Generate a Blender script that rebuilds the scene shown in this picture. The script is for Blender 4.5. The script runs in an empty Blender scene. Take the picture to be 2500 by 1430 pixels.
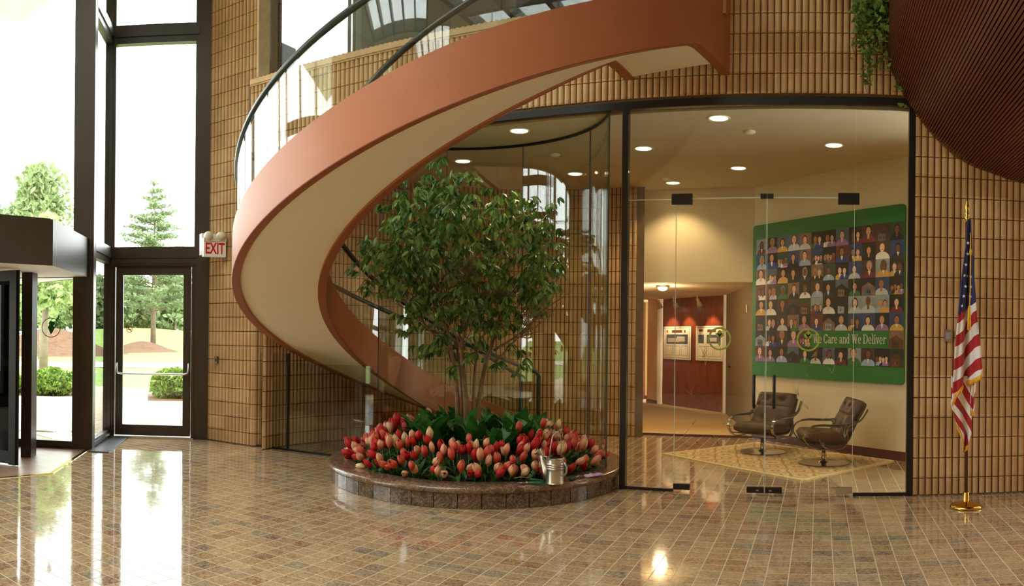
import bpy, math, random
from math import sin, cos, pi, radians, sqrt, atan2, hypot
from mathutils import Vector, Matrix, noise
random.seed(7)
scene = bpy.context.scene
col = scene.collection

# ------------------------------------------------------------------ camera
# the photograph is a stitched cylindrical panorama: a central cylindrical lens
FPX, X0, HOR, ROLL, EYE = 1860.0, 2001.0, 819.0, 0.010, 1.40
HEAD = (1250 - X0) / FPX
cam_d = bpy.data.cameras.new('camera')
cam_d.type = 'PANO'
cam_d.panorama_type = 'CENTRAL_CYLINDRICAL'
cam_d.central_cylindrical_radius = 1.0
cam_d.central_cylindrical_range_u_min = -1250 / FPX
cam_d.central_cylindrical_range_u_max = 1250 / FPX
cam_d.central_cylindrical_range_v_min = (HOR - 1430) / FPX
cam_d.central_cylindrical_range_v_max = HOR / FPX
cam_d.clip_start = 0.05
cam_d.clip_end = 500
cam = bpy.data.objects.new('camera', cam_d)
col.objects.link(cam)
F0 = Vector((sin(HEAD), cos(HEAD), 0)); R0 = Vector((cos(HEAD), -sin(HEAD), 0)); Z0 = Vector((0, 0, 1))
rt = R0 * cos(ROLL) + Z0 * sin(ROLL); up = -R0 * sin(ROLL) + Z0 * cos(ROLL)
M = Matrix.Identity(4)
for i in range(3):
    M[i][0] = rt[i]; M[i][1] = up[i]; M[i][2] = -F0[i]
M[0][3], M[1][3], M[2][3] = 0, 0, EYE
cam.matrix_world = M
scene.camera = cam

def seen(p):
    """pixel position and distance of a world point, used to choose which pieces show largest"""
    q = Vector(p) - Vector((0, 0, EYE))
    a, b, c = q.dot(rt), q.dot(F0), q.dot(up)
    r = hypot(a, b)
    return 1250 + FPX * atan2(a, b), HOR - FPX * c / max(r, 1e-6), q.length

# ------------------------------------------------------------------ sky, exposure
SKY = 5.0
world = bpy.data.worlds.new('overcast_sky'); scene.world = world
world.use_nodes = True
wn = world.node_tree; wn.nodes.clear()
wo = wn.nodes.new('ShaderNodeOutputWorld'); wb = wn.nodes.new('ShaderNodeBackground')
wb.inputs[0].default_value = (0.97, 0.985, 1.0, 1); wb.inputs[1].default_value = SKY
wn.links.new(wb.outputs[0], wo.inputs[0])
scene.view_settings.view_transform = 'Standard'
scene.view_settings.look = 'None'
scene.view_settings.exposure = 0.95
scene.view_settings.gamma = 1.0
scene.view_settings.use_curve_mapping = False
scene.cycles.max_bounces = 10
scene.cycles.diffuse_bounces = 4
scene.cycles.glossy_bounces = 5
scene.cycles.transparent_max_bounces = 24
scene.cycles.transmission_bounces = 6
scene.cycles.sample_clamp_indirect = 6.0
scene.cycles.caustics_reflective = False
scene.cycles.caustics_refractive = False

def portal(loc, target, sx, sy):
    l = bpy.data.lights.new('window_portal', 'AREA'); l.shape = 'RECTANGLE'; l.size = sx; l.size_y = sy
    l.cycles.is_portal = True
    o = bpy.data.objects.new('window_portal', l); col.objects.link(o)
    o.location = loc
    o.rotation_euler = (Vector(target) - Vector(loc)).to_track_quat('-Z', 'Y').to_euler()
    return o

# ------------------------------------------------------------------ helpers
def link(o, parent=None):
    col.objects.link(o)
    if parent is not None: o.parent = parent
    return o

def tag(o, label, cat, group=None):
    o['label'] = label; o['category'] = cat
    if group: o['group'] = group
    return o

def thing(name, label, cat, loc=(0, 0, 0), rz=0.0, group=None):
    o = bpy.data.objects.new(name, None); o.empty_display_size = 0.1
    link(o); o.location = loc; o.rotation_euler = (0, 0, rz)
    return tag(o, label, cat, group)

def struct(o):
    o['kind'] = 'structure'; return o
def stuff(o):
    o['kind'] = 'stuff'; return o

class MB:
    """collects faces of one mesh"""
    def __init__(s): s.v = []; s.f = []; s.m = []; s.uv = None
    def add(s, vs, fs, m=0):
        n = len(s.v); s.v += [tuple(p) for p in vs]
        for f in fs: s.f.append(tuple(i + n for i in f)); s.m.append(m)
    def box(s, x0, x1, y0, y1, z0, z1, m=0):
        s.add([(x0,y0,z0),(x1,y0,z0),(x1,y1,z0),(x0,y1,z0),(x0,y0,z1),(x1,y0,z1),(x1,y1,z1),(x0,y1,z1)],
              [(0,3,2,1),(4,5,6,7),(0,1,5,4),(1,2,6,5),(2,3,7,6),(3,0,4,7)], m)
    def obox(s, o, ux, uy, a, b, z, m=0):
        """box in a frame: origin o, horizontal axes ux, uy, ranges a, b, z"""
        P = lambda p, q, r: (o[0]+ux[0]*p+uy[0]*q, o[1]+ux[1]*p+uy[1]*q, r)
        fl = ux[0]*uy[1]-ux[1]*uy[0] < 0
        vs = [P(a[0],b[0],z[0]),P(a[1],b[0],z[0]),P(a[1],b[1],z[0]),P(a[0],b[1],z[0]),
              P(a[0],b[0],z[1]),P(a[1],b[0],z[1]),P(a[1],b[1],z[1]),P(a[0],b[1],z[1])]
        fs = [(0,3,2,1),(4,5,6,7),(0,1,5,4),(1,2,6,5),(2,3,7,6),(3,0,4,7)]
        if fl: fs = [f[::-1] for f in fs]
        s.add(vs, fs, m)
    def prism(s, poly, z0, z1, m=0, top=True, bot=True):
        n = len(poly)
        area = sum(poly[i][0]*poly[(i+1)%n][1]-poly[(i+1)%n][0]*poly[i][1] for i in range(n))
        if area < 0: poly = poly[::-1]
        vs = [(p[0],p[1],z0) for p in poly]+[(p[0],p[1],z1) for p in poly]
        fs = [(i,(i+1)%n,n+(i+1)%n,n+i) for i in range(n)]
        if top: fs.append(tuple(range(n,2*n)))
        if bot: fs.append(tuple(range(n-1,-1,-1)))
        s.add(vs, fs, m)
    def tube(s, pts, r, n=8, m=0, cap=True, flat=None):
        pts = [Vector(p) for p in pts]; k = len(pts)
        rs = r if isinstance(r, (list, tuple)) else [r]*k
        vs = []; fs = []; prev = None
        for i, p in enumerate(pts):
            t = (pts[min(i+1,k-1)]-pts[max(i-1,0)])
            if t.length < 1e-9: t = Vector((0,0,1))
            t.normalize()
            if prev is None:
                a = Vector((0,0,1)) if abs(t.z) < .9 else Vector((1,0,0))
                u = t.cross(a).normalized()
            else:
                u = (prev - t*prev.dot(t))
                u = u.normalized() if u.length > 1e-6 else t.orthogonal().normalized()
            prev = u; w = t.cross(u)
            for j in range(n):
                a = 2*pi*j/n
                vs.append(p + (u*cos(a) + w*sin(a)*(flat or 1))*rs[i])
        for i in range(k-1):
            for j in range(n):
                fs.append((i*n+j, i*n+(j+1)%n, (i+1)*n+(j+1)%n, (i+1)*n+j))
        if cap:
            fs.append(tuple(range(n-1,-1,-1))); fs.append(tuple((k-1)*n+j for j in range(n)))
        s.add(vs, fs, m)
    def lathe(s, prof, n=24, m=0, c=(0,0,0), a0=0, a1=2*pi):
        full = abs(a1-a0-2*pi) < 1e-6; cnt = n if full else n+1
        vs = []; fs = []
        for i in range(cnt):
            a = a0+(a1-a0)*i/n
            for (r, z) in prof: vs.append((c[0]+r*cos(a), c[1]+r*sin(a), c[2]+z))
        k = len(prof)
        for i in range(n):
            for j in range(k-1):
                p, q = i*k+j, ((i+1)%cnt)*k+j
                fs.append((p, q, q+1, p+1))
        s.add(vs, fs, m)
    def grid(s, fn, nu, nv, m=0, flip=False):
        vs = [fn(i/nu, j/nv) for i in range(nu+1) for j in range(nv+1)]
        fs = []
        for i in range(nu):
            for j in range(nv):
                f = (i*(nv+1)+j, (i+1)*(nv+1)+j, (i+1)*(nv+1)+j+1, i*(nv+1)+j+1)
                fs.append(f[::-1] if flip else f)
        s.add(vs, fs, m)
    def sphere(s, c, r, n=10, k=6, m=0):
        rx, ry, rz = r if isinstance(r, (tuple, list)) else (r, r, r)
        vs = [(c[0],c[1],c[2]-rz)]
        for j in range(1,k):
            b = -pi/2+pi*j/k
            for i in range(n): vs.append((c[0]+rx*cos(b)*cos(2*pi*i/n), c[1]+ry*cos(b)*sin(2*pi*i/n), c[2]+rz*sin(b)))
        vs.append((c[0],c[1],c[2]+rz)); fs = []
        for i in range(n):
            fs.append((0, 1+(i+1)%n, 1+i)); fs.append((len(vs)-1, 1+(k-2)*n+i, 1+(k-2)*n+(i+1)%n))
        for j in range(k-2):
            for i in range(n):
                p, q = 1+j*n+i, 1+j*n+(i+1)%n
                fs.append((p, q, q+n, p+n))
        s.add(vs, fs, m)
    def mesh(s, name, mats, smooth=False, auto=None):
        me = bpy.data.meshes.new(name); me.from_pydata(s.v, [], s.f)
        for mt in (mats if isinstance(mats, (list, tuple)) else [mats]): me.materials.append(mt)
        if any(s.m): me.polygons.foreach_set('material_index', s.m)
        if smooth or auto:
            me.polygons.foreach_set('use_smooth', [True]*len(me.polygons))
            if auto: me.set_sharp_from_angle(angle=radians(auto))
        me.update(); return me
    def obj(s, name, mats, parent=None, smooth=False, auto=None):
        return link(bpy.data.objects.new(name, s.mesh(name, mats, smooth, auto)), parent)

def put(name, me, loc=(0,0,0), rz=0.0, parent=None, rot=None, scale=None):
    o = bpy.data.objects.new(name, me); link(o, parent)
    o.location = loc
    o.rotation_euler = rot if rot else (0, 0, rz)
    if scale: o.scale = scale if isinstance(scale, (tuple, list)) else (scale,)*3
    return o

def rounded(mb_cage, lvl=2, crease=None):
    pass

# ------------------------------------------------------------------ materials
def srgb(r, g, b):
    f = lambda c: (c/255/12.92 if c/255 <= .04045 else ((c/255+.055)/1.055)**2.4)
    return (f(r), f(g), f(b), 1)

class NT:
    def __init__(s, name):
        s.mat = bpy.data.materials.new(name); s.mat.use_nodes = True
        s.t = s.mat.node_tree; s.t.nodes.clear()
        s.out = s.t.nodes.new('ShaderNodeOutputMaterial')
    def n(s, kind, **kw):
        nd = s.t.nodes.new('ShaderNode'+kind)
        for k, v in kw.items(): setattr(nd, k, v)
        return nd
    def l(s, a, b): s.t.links.new(a, b)
    def val(s, sock, v):
        if hasattr(v, 'is_linked') or isinstance(v, bpy.types.NodeSocket): s.l(v, sock)
        else: sock.default_value = v
    def math(s, op, a, b=0.0, c=None):
        nd = s.n('Math', operation=op); s.val(nd.inputs[0], a); s.val(nd.inputs[1], b)
        if c is not None: s.val(nd.inputs[2], c)
        return nd.outputs[0]
    def mix(s, f, a, b, mode='MIX'):
        nd = s.n('MixRGB', blend_type=mode); s.val(nd.inputs[0], f); s.val(nd.inputs[1], a); s.val(nd.inputs[2], b)
        return nd.outputs[0]
    def noise(s, scale, vec=None, detail=4, rough=.6, dist=0.0):
        nd = s.n('TexNoise'); nd.inputs['Scale'].default_value = scale; nd.inputs['Detail'].default_value = detail
        nd.inputs['Roughness'].default_value = rough; nd.inputs['Distortion'].default_value = dist
        if vec is not None: s.l(vec, nd.inputs['Vector'])
        return nd.outputs['Fac']
    def ramp(s, f, stops):
        nd = s.n('ValToRGB'); s.l(f, nd.inputs[0]); e = nd.color_ramp.elements
        while len(e) < len(stops): e.new(0.5)
        for el, (p, c) in zip(e, stops): el.position = p; el.color = c
        return nd.outputs[0]
    def objc(s): return s.n('TexCoord').outputs['Object']
    def pos(s): return s.n('NewGeometry').outputs['Position']
    def princ(s, base, rough=.5, metal=0.0, spec=.5, **kw):
        p = s.n('BsdfPrincipled')
        s.val(p.inputs['Base Color'], base); s.val(p.inputs['Roughness'], rough)
        s.val(p.inputs['Metallic'], metal); s.val(p.inputs['Specular IOR Level'], spec)
        for k, v in kw.items(): s.val(p.inputs[k.replace('_', ' ')], v)
        s.l(p.outputs[0], s.out.inputs[0]); return p
    def bump(s, p, h, strength=.3, dist=.01):
        b = s.n('Bump'); b.inputs['Strength'].default_value = strength; b.inputs['Distance'].default_value = dist
        s.l(h, b.inputs['Height']); s.l(b.outputs[0], p.inputs['Normal'])

def plain(name, c, rough=.5, metal=0.0, spec=.5, var=.12, scale=8.0, bump=0.0, **kw):
    """a painted / moulded surface with slight tone variation"""
    t = NT(name)
    f = t.noise(scale, t.objc(), 3)
    a = tuple(x*(1-var) for x in c[:3])+(1,); b = tuple(min(1, x*(1+var)) for x in c[:3])+(1,)
    base = t.ramp(f, [(.3, a), (.7, b)])
    p = t.princ(base, rough, metal, spec, **kw)
    if bump: t.bump(p, t.noise(scale*20, t.objc(), 2), bump, .002)
    return t.mat

def emis(name, c, s):
    t = NT(name); e = t.n('Emission'); e.inputs[0].default_value = c; e.inputs[1].default_value = s
    t.l(e.outputs[0], t.out.inputs[0]); return t.mat

def glassmat(name, tint=(.93, .96, .94, 1), f0=.045, rough=0.0):
    """thin architectural glass: clear transmission plus a mirror reflection that grows to grazing angles"""
    t = NT(name)
    lw = t.n('LayerWeight'); lw.inputs[0].default_value = .5
    f = t.math('POWER', lw.outputs['Facing'], 4.0)
    f = t.math('MULTIPLY_ADD', f, 1-f0, f0)
    tr = t.n('BsdfTransparent'); tr.inputs[0].default_value = tint
    gl = t.n('BsdfGlossy'); gl.inputs['Roughness'].default_value = rough; gl.inputs[0].default_value = (1, 1, 1, 1)
    mx = t.n('MixShader'); t.l(f, mx.inputs[0]); t.l(tr.outputs[0], mx.inputs[1]); t.l(gl.outputs[0], mx.inputs[2])
    t.l(mx.outputs[0], t.out.inputs[0]); return t.mat

def leafmat(name, c1, c2, rough=.4, trans=.25):
    t = NT(name)
    f = t.noise(9, t.pos(), 2)
    base = t.ramp(f, [(.3, c1), (.7, c2)])
    p = t.princ(base, rough, 0, .4)
    tl = t.n('BsdfTranslucent'); t.l(base, tl.inputs[0])
    mx = t.n('MixShader'); mx.inputs[0].default_value = trans
    t.l(p.outputs[0], mx.inputs[1]); t.l(tl.outputs[0], mx.inputs[2]); t.l(mx.outputs[0], t.out.inputs[0])
    return t.mat

# floor tiles: brown fossil marble, tone picked tile by tile
TPX, TPY = 0.1335, 0.1280; TX, TY = -0.0366, 4.401
def tile_material():
    t = NT('polished_marble_tile'); g = t.n('NewGeometry')
    mp = t.n('Mapping'); mp.vector_type = 'POINT'
    mp.inputs['Location'].default_value = (-TX/TPX, -TY/TPY, .5); mp.inputs['Scale'].default_value = (1/TPX, 1/TPY, 0)
    t.l(g.outputs['Position'], mp.inputs['Vector'])
    fl = t.n('VectorMath', operation='FLOOR'); t.l(mp.outputs[0], fl.inputs[0])
    wn_ = t.n('TexWhiteNoise', noise_dimensions='3D'); t.l(fl.outputs[0], wn_.inputs['Vector'])
    off = t.n('VectorMath', operation='MULTIPLY_ADD'); t.l(wn_.outputs['Color'], off.inputs[0]); off.inputs[1].default_value = (9, 9, 9); t.l(g.outputs['Position'], off.inputs[2])
    tone = t.ramp(wn_.outputs['Value'], [(0, srgb(140, 126, 106)), (.2, srgb(182, 152, 112)), (.42, srgb(168, 132, 92)), (.6, srgb(196, 168, 124)), (.78, srgb(176, 138, 98)), (.92, srgb(146, 100, 66)), (1, srgb(128, 120, 106))])
    cl = t.noise(24, off.outputs[0], 6, .72, 1.4)
    body = t.mix(t.ramp(cl, [(.38, (0, 0, 0, 1)), (.62, (1, 1, 1, 1))]), t.mix(1, tone, (.50, .44, .38, 1), 'MULTIPLY'), tone)
    vn = t.noise(13, off.outputs[0], 7, .75, 2.4)
    vein = t.ramp(vn, [(.475, (0, 0, 0, 1)), (.5, (1, 1, 1, 1)), (.525, (0, 0, 0, 1))])
    vn2 = t.noise(30, off.outputs[0], 4, .7, 3.0)
    vein2 = t.ramp(vn2, [(.47, (0, 0, 0, 1)), (.5, (1, 1, 1, 1)), (.53, (0, 0, 0, 1))])
    sp = t.ramp(t.noise(30, off.outputs[0], 3, .6, .8), [(.60, (0, 0, 0, 1)), (.68, (1, 1, 1, 1))])
    big = t.ramp(t.noise(3.5, t.pos(), 5, .7, 2.0), [(.66, (0, 0, 0, 1)), (.72, (1, 1, 1, 1))])
    mk = t.math('MAXIMUM', t.math('MULTIPLY', vein, .8), t.math('MULTIPLY', sp, .5))
    mk = t.math('MAXIMUM', mk, t.math('MULTIPLY', vein2, .35))
    mk = t.math('MAXIMUM', mk, t.math('MULTIPLY', big, .35))
    base = t.mix(mk, body, srgb(228, 208, 178))
    t.princ(base, t.math('MULTIPLY_ADD', cl, .05, .045), 0, .5, Coat_Weight=.35, Coat_Roughness=.03)
    return t.mat
M_TILE = tile_material()
def marble(name, cols, rough=.16):
    t = NT(name); P = t.pos()
    tone = t.ramp(t.noise(5, P, 5, .7, 1.0), [(.3, cols[0]), (.5, cols[1]), (.7, cols[2])])
    v = t.ramp(t.noise(8, P, 6, .7, 2.2), [(.48, (0, 0, 0, 1)), (.5, (1, 1, 1, 1)), (.52, (0, 0, 0, 1))])
    t.princ(t.mix(t.math('MULTIPLY', v, .6), tone, srgb(205, 185, 155)), rough, 0, .5)
    return t.mat
M_GROUT = plain('tile_grout', srgb(206, 186, 150), .7, var=.08, scale=30)
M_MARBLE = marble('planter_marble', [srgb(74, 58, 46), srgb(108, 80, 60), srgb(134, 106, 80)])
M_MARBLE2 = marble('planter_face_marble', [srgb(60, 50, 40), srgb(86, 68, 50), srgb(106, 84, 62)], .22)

def brick_material(name, c1, c2, c3):
    t = NT(name); oi = t.n('ObjectInfo'); P = t.pos()
    blot = t.noise(3.2, P, 4, .6)
    hsh = t.n('TexWhiteNoise', noise_dimensions='3D')
    sn = t.n('VectorMath', operation='SNAP'); t.l(P, sn.inputs[0]); sn.inputs[1].default_value = (.0613*7, .0613*7, .1803)
    t.l(sn.outputs[0], hsh.inputs['Vector'])
    m = t.math('MULTIPLY_ADD', hsh.outputs['Value'], .35, t.math('MULTIPLY', blot, .65))
    base = t.ramp(m, [(.2, c1), (.5, c2), (.8, c3)])
    sp = t.ramp(t.noise(260, P, 2, .5), [(.36, (1, 1, 1, 1)), (.45, (0, 0, 0, 1))])
    base = t.mix(t.math('MULTIPLY', sp, .3), base, srgb(120, 88, 56))
    p = t.princ(base, .82, 0, .25)
    t.bump(p, t.noise(190, P, 4, .7), .35, .004)
    return t.mat
M_BRICK = brick_material('ribbed_tan_block', srgb(176, 138, 94), srgb(196, 158, 112), srgb(214, 180, 134))
M_MORT = plain('block_joint_mortar', srgb(112, 86, 58), .9, var=.15, scale=20)
M_COPING = plain('tan_coping', srgb(198, 162, 114), .6)
M_BRONZE = plain('dark_bronze_aluminium', srgb(64, 56, 46), .38, .35, .5, var=.1, scale=3)
M_BLACKM = plain('black_metal', srgb(34, 32, 30), .35, .4)
M_GLASS = glassmat('window_glass')
M_GLASSC = glassmat('curved_glass', (.90, .94, .90, 1), .05)
M_GLASSB = glassmat('balustrade_glass', (.95, .97, .96, 1), .05)
M_GEDGE = plain('glass_edge', srgb(200, 210, 190), .2, var=.05)
M_COPPER = plain('copper_paint', srgb(178, 112, 76), .45, 0, .5, var=.05, scale=2)
M_SOFFIT = plain('soffit_plaster', srgb(238, 226, 198), .7, var=.03, scale=60)
M_RAIL = plain('handrail_dark', srgb(48, 56, 52), .3, .2)
M_CEIL = plain('ceiling_plaster', srgb(202, 186, 150), .85, var=.03, scale=2)
M_CREAM = plain('cream_wall', srgb(226, 208, 170), .85, var=.03, scale=2)
M_WHITE = plain('white_plaster', srgb(232, 228, 218), .85, var=.03)
M_WOODW = None
def wood(name, a, b, rough=.35, sc=(1, 1, 14)):
    t = NT(name); mp = t.n('Mapping'); mp.inputs['Scale'].default_value = sc; t.l(t.objc(), mp.inputs['Vector'])
    f = t.noise(3.0, mp.outputs[0], 5, .65, .6)
    t.princ(t.ramp(f, [(.3, a), (.7, b)]), rough, 0, .5); return t.mat
M_WOODW = wood('mahogany_panel', srgb(110, 42, 20), srgb(152, 66, 30), .35, (8, 8, .6))
M_SLAT = wood('mahogany_slat', srgb(66, 26, 12), srgb(106, 46, 21), .42, (6, .5, 6))
M_SLATBACK = plain('slat_backing', srgb(22, 9, 5), .8)
M_BASEB = wood('mahogany_baseboard', srgb(70, 22, 12), srgb(96, 34, 18), .4)
M_CARPET = plain('beige_carpet', srgb(196, 166, 112), .95, var=.1, scale=60, bump=.4)
M_TAUPE = plain('taupe_paint', srgb(124, 106, 74), .7, var=.04)
M_CHROME = plain('polished_chrome', srgb(216, 214, 208), .12, 1.0)
M_STEEL = plain('brushed_steel', srgb(196, 192, 184), .3, 1.0)
M_BRASS = plain('polished_brass', srgb(222, 178, 82), .14, 1.0)
M_GREEN = plain('mural_green', srgb(34, 116, 44), .55, var=.04)
# ================================================================== THE SETTING
YW = 6.80                                   # plane of the lobby's brick and glass wall
D1 = (0.743, 0.669); NN = (0.669, -0.743)   # entrance glazing stands at about 45 degrees
PB = (-7.20, 6.96)
PA = (PB[0]-1.34*D1[0], PB[1]-1.34*D1[1])
PN = (PA[0]+1.12*NN[0], PA[1]+1.12*NN[1])
TOP = 7.2
OC = (PN[0]-2.0*D1[0]+.82*NN[0], PN[1]-2.0*D1[1]+.82*NN[1])     # revolving door axis
OCT = [(OC[0]+2.165*cos(radians(42+22.5-45*k)), OC[1]+2.165*sin(radians(42+22.5-45*k))) for k in range(8)]
SC = (-3.386, 7.05); SRO, SRI = 2.493, 1.557                    # stair axis and radii
PC = (-3.28, 6.82)                                              # planter centre
PWB = (PN[0]-6.0*D1[0], PN[1]-6.0*D1[1])                        # far end of the revolving-door wall

def inside(poly, x, y):
    c = False; n = len(poly)
    for i in range(n):
        (x1, y1), (x2, y2) = poly[i], poly[(i+1) % n]
        if (y1 > y) != (y2 > y) and x < (x2-x1)*(y-y1)/(y2-y1)+x1: c = not c
    return c

# ---- floor: grout bed with marble tiles
mb = MB()
LOBBY = [(2.9, -5), (2.9, 9.0), (0.7, 9.0), (-.92, 10.62), (-4.4, 10.62), (-7.2, 9.0), (-7.2, 6.98), PB, PA, PN, PWB, (-6, -5)]
mb.prism(LOBBY, -.12, -.0007)
floor = struct(mb.obj('floor', M_GROUT))
tiles = []
VEST = OCT
for i in range(-70, 24):
    for j in range(-26, 50):
        cx, cy = TX+(i+.5)*TPX, TY+(j+.5)*TPY
        if cy < 1.2 or not inside(LOBBY, cx, cy) or inside(VEST, cx, cy): continue
        if hypot(cx-PC[0], cy-PC[1]) < 1.36: continue
        px, py, d = seen((cx, cy, 0))
        tiles.append((d if (-40 < px < 2540 and py < 1450) else d+100, cx, cy))
tiles.sort()
def tile_corners(rnd):
    a, b = (rnd.random()-.5)*.0035, (rnd.random()-.5)*.0035
    w, h = TPX/2-.0032, TPY/2-.0032
    return [(sx*w, sy*h, a*sx*w+b*sy*h) for sx, sy in ((-1,-1),(1,-1),(1,1),(-1,1))]
rnd = random.Random(3)
variants = []
for k in range(8):
    m_ = MB(); c = tile_corners(rnd)
    m_.add(c+[(p[0]*1.012, p[1]*1.012, -.006) for p in c], [(0,1,2,3),(0,4,5,1),(1,5,6,2),(2,6,7,3),(3,7,4,0)])
    variants.append(m_.mesh('tile', M_TILE))
for k, (d, cx, cy) in enumerate(tiles[:300]):
    put('tile', variants[k % 8], (cx, cy, 0), parent=floor)
m_ = MB()
for d, cx, cy in tiles[300:]:
    c = tile_corners(rnd)
    m_.add([(cx+p[0], cy+p[1], p[2]) for p in c]+[(cx+p[0]*1.012, cy+p[1]*1.012, -.006) for p in c], [(0,1,2,3),(0,4,5,1),(1,5,6,2),(2,6,7,3),(3,7,4,0)])
stuff(m_.obj('tile_field', M_TILE, floor))
# vestibule floor inside the revolving door
mb = MB(); mb.prism(OCT, -.03, .002)
M_VEST = None
t = NT('vestibule_tile'); mp = t.n('Mapping'); mp.inputs['Rotation'].default_value = (0, 0, radians(-3)); t.l(t.pos(), mp.inputs['Vector'])
bk = t.n('TexBrick'); bk.offset = 0; bk.inputs['Color1'].default_value = srgb(150, 120, 96); bk.inputs['Color2'].default_value = srgb(136, 108, 88)
bk.inputs['Mortar'].default_value = srgb(178, 158, 132); bk.inputs['Scale'].default_value = 1; bk.inputs['Mortar Size'].default_value = .004
bk.inputs['Brick Width'].default_value = .3; bk.inputs['Row Height'].default_value = .15; t.l(mp.outputs[0], bk.inputs['Vector'])
t.princ(bk.outputs[0], .3); M_VEST = t.mat
vf = struct(mb.obj('floor_vestibule', M_VEST))
mb = MB()
for k in range(8):
    a, b = OCT[k], OCT[(k+1) % 8]
    if k in (0, 1, 2, 7):
        L = hypot(b[0]-a[0], b[1]-a[1]); u = ((b[0]-a[0])/L, (b[1]-a[1])/L); w = (-u[1], u[0])
        mb.obox(a, u, w, (0, L), (-.015, .025), (-.01, .005))
tr = struct(mb.obj('trim_vestibule_edge', M_BRASS))

# ---- ribbed block walls
RIB, CRS, ZJ = 0.0613, 0.1803, 0.157
def rib_mesh(h, w=RIB*.90, dep=.026, n=6):
    m_ = MB(); pr = [(-w/2, .012)]+[(-w/2*cos(pi*i/n)*(1 if 0 < i < n else .98), -dep*(sin(pi*i/n)**.7)) for i in range(n+1)]+[(w/2, .012)]
    k = len(pr); e = .003
    vs = [(x, y, 0) for x, y in pr]+[(x, y*(1) , h) for x, y in pr]
    fs = [(i, i+1, k+i+1, k+i) for i in range(k-1)]+[tuple(range(k-1, -1, -1)), tuple(range(k, 2*k))]
    m_.add(vs, fs); return m_
RIBM = {}
def rib_get(h):
    key = round(h, 3)
    if key not in RIBM:
        RIBM[key] = rib_mesh(h).mesh('brick', M_BRICK, auto=50)
    return RIBM[key]

def rib_wall(wall, place, ncol, z0, z1, single=300, zj=ZJ, skip=None):
    """place(c) gives (x, y, rot) of column c; every block rib is a piece, the largest 'single' in view are objects"""
    pcs = []
    ks = math.floor((z0-zj)/CRS)
    for c in range(ncol):
        x, y, rz = place(c)
        k = ks
        while zj+k*CRS < z1-.02:
            a, b = max(z0, zj+k*CRS+.004), min(z1, zj+(k+1)*CRS-.004); k += 1
            if b-a < .02: continue
            if skip and skip(x, y, (a+b)/2): continue
            px, py, d = seen((x, y, (a+b)/2))
            vis = -20 < px < 2520 and -30 < py < 1460
            pcs.append((d if vis else d+100, x, y, a, b-a, rz))
    pcs.sort()
    for d, x, y, a, h, rz in pcs[:single]:
        put('brick', rib_get(h), (x, y, a), rz, wall)
    if len(pcs) > single:
        m_ = MB()
        for d, x, y, a, h, rz in pcs[single:]:
            src = rib_mesh(h); cs, sn = cos(rz), sin(rz)
            m_.add([(x+p[0]*cs-p[1]*sn, y+p[0]*sn+p[1]*cs, a+p[2]) for p in src.v], src.f)
        stuff(m_.obj('brick_field', M_BRICK, wall, auto=50))

# right wall, beside the glass doors
mb = MB(); mb.box(.835, 2.9, YW, YW+.2, -.1, TOP)
w_right = struct(mb.obj('wall_right', M_MORT))
rib_wall(w_right, lambda c: (.868+c*RIB, YW, 0), 33, .012, 3.9, 300)
mb = MB(); mb.box(.83, 2.9, YW-.012, YW, 0, .012); struct(mb.obj('baseboard_right', M_MARBLE2))
# wall above the glass
mb = MB(); mb.box(-6.36, .835, YW, YW+.16, 3.52, 4.40)
mb.box(-1.2, .835, YW, YW+.16, 4.40, 5.3)
w_up = struct(mb.obj('wall_upper', M_MORT))
rib_wall(w_up, lambda c: (.828-c*RIB, YW, 0), 117, 3.560, 5.3, 300, skip=lambda x, y, z: z > 4.40 and x < -1.2)
mb = MB(); mb.box(-6.30, -1.2, YW-.05, YW+.2, 4.402, 4.46); mb.box(-6.30, -1.2, YW-.035, YW+.18, 4.385, 4.404)
struct(mb.obj('trim_coping', M_COPING))
# pier beside the side door
PF = 6.93
mb = MB(); mb.box(-7.24, -6.37, PF+.02, PF+.42, -.1, TOP); mb.box(-6.40, -6.33, PF+.05, PF+.42, -.1, TOP)
w_pier = struct(mb.obj('wall_pier', M_MORT))
def pier_place(c):
    if c < 14: return (-6.385-c*RIB, PF+.02, 0)
    if c == 14: return (-6.352, PF+.028, radians(45))
    return (-6.33, PF+.075+(c-15)*RIB, radians(90))
rib_wall(w_pier, pier_place, 21, .012, TOP, 300)
# curved brick wall around the stair, behind the glass
def back_pt(a):      # a: angle from east, counter-clockwise, degrees
    r = 2.72 + max(0, (150-a))/75*.72
    return SC[0]+r*cos(radians(a)), SC[1]+r*sin(radians(a))
pts = [back_pt(185-.5*i) for i in range(223)]
arc = [0]
for i in range(1, len(pts)): arc.append(arc[-1]+hypot(pts[i][0]-pts[i-1][0], pts[i][1]-pts[i-1][1]))
def back_at(s):
    for i in range(1, len(pts)):
        if arc[i] >= s:
            f_ = (s-arc[i-1])/(arc[i]-arc[i-1]); a, b = pts[i-1], pts[i]
            return (a[0]+(b[0]-a[0])*f_, a[1]+(b[1]-a[1])*f_, atan2(b[1]-a[1], b[0]-a[0]))
    return (pts[-1][0], pts[-1][1], 0)
mb = MB()
mb.grid(lambda u, v: back_at(u*arc[-1]*.999)[:2]+(-.05+v*3.55,), 80, 1)
w_back = struct(mb.obj('wall_stairwell', M_MORT))
rib_wall(w_back, lambda c: back_at((c+.5)*RIB), int(arc[-1]/RIB)-1, .012, 3.5, 300)

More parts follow.
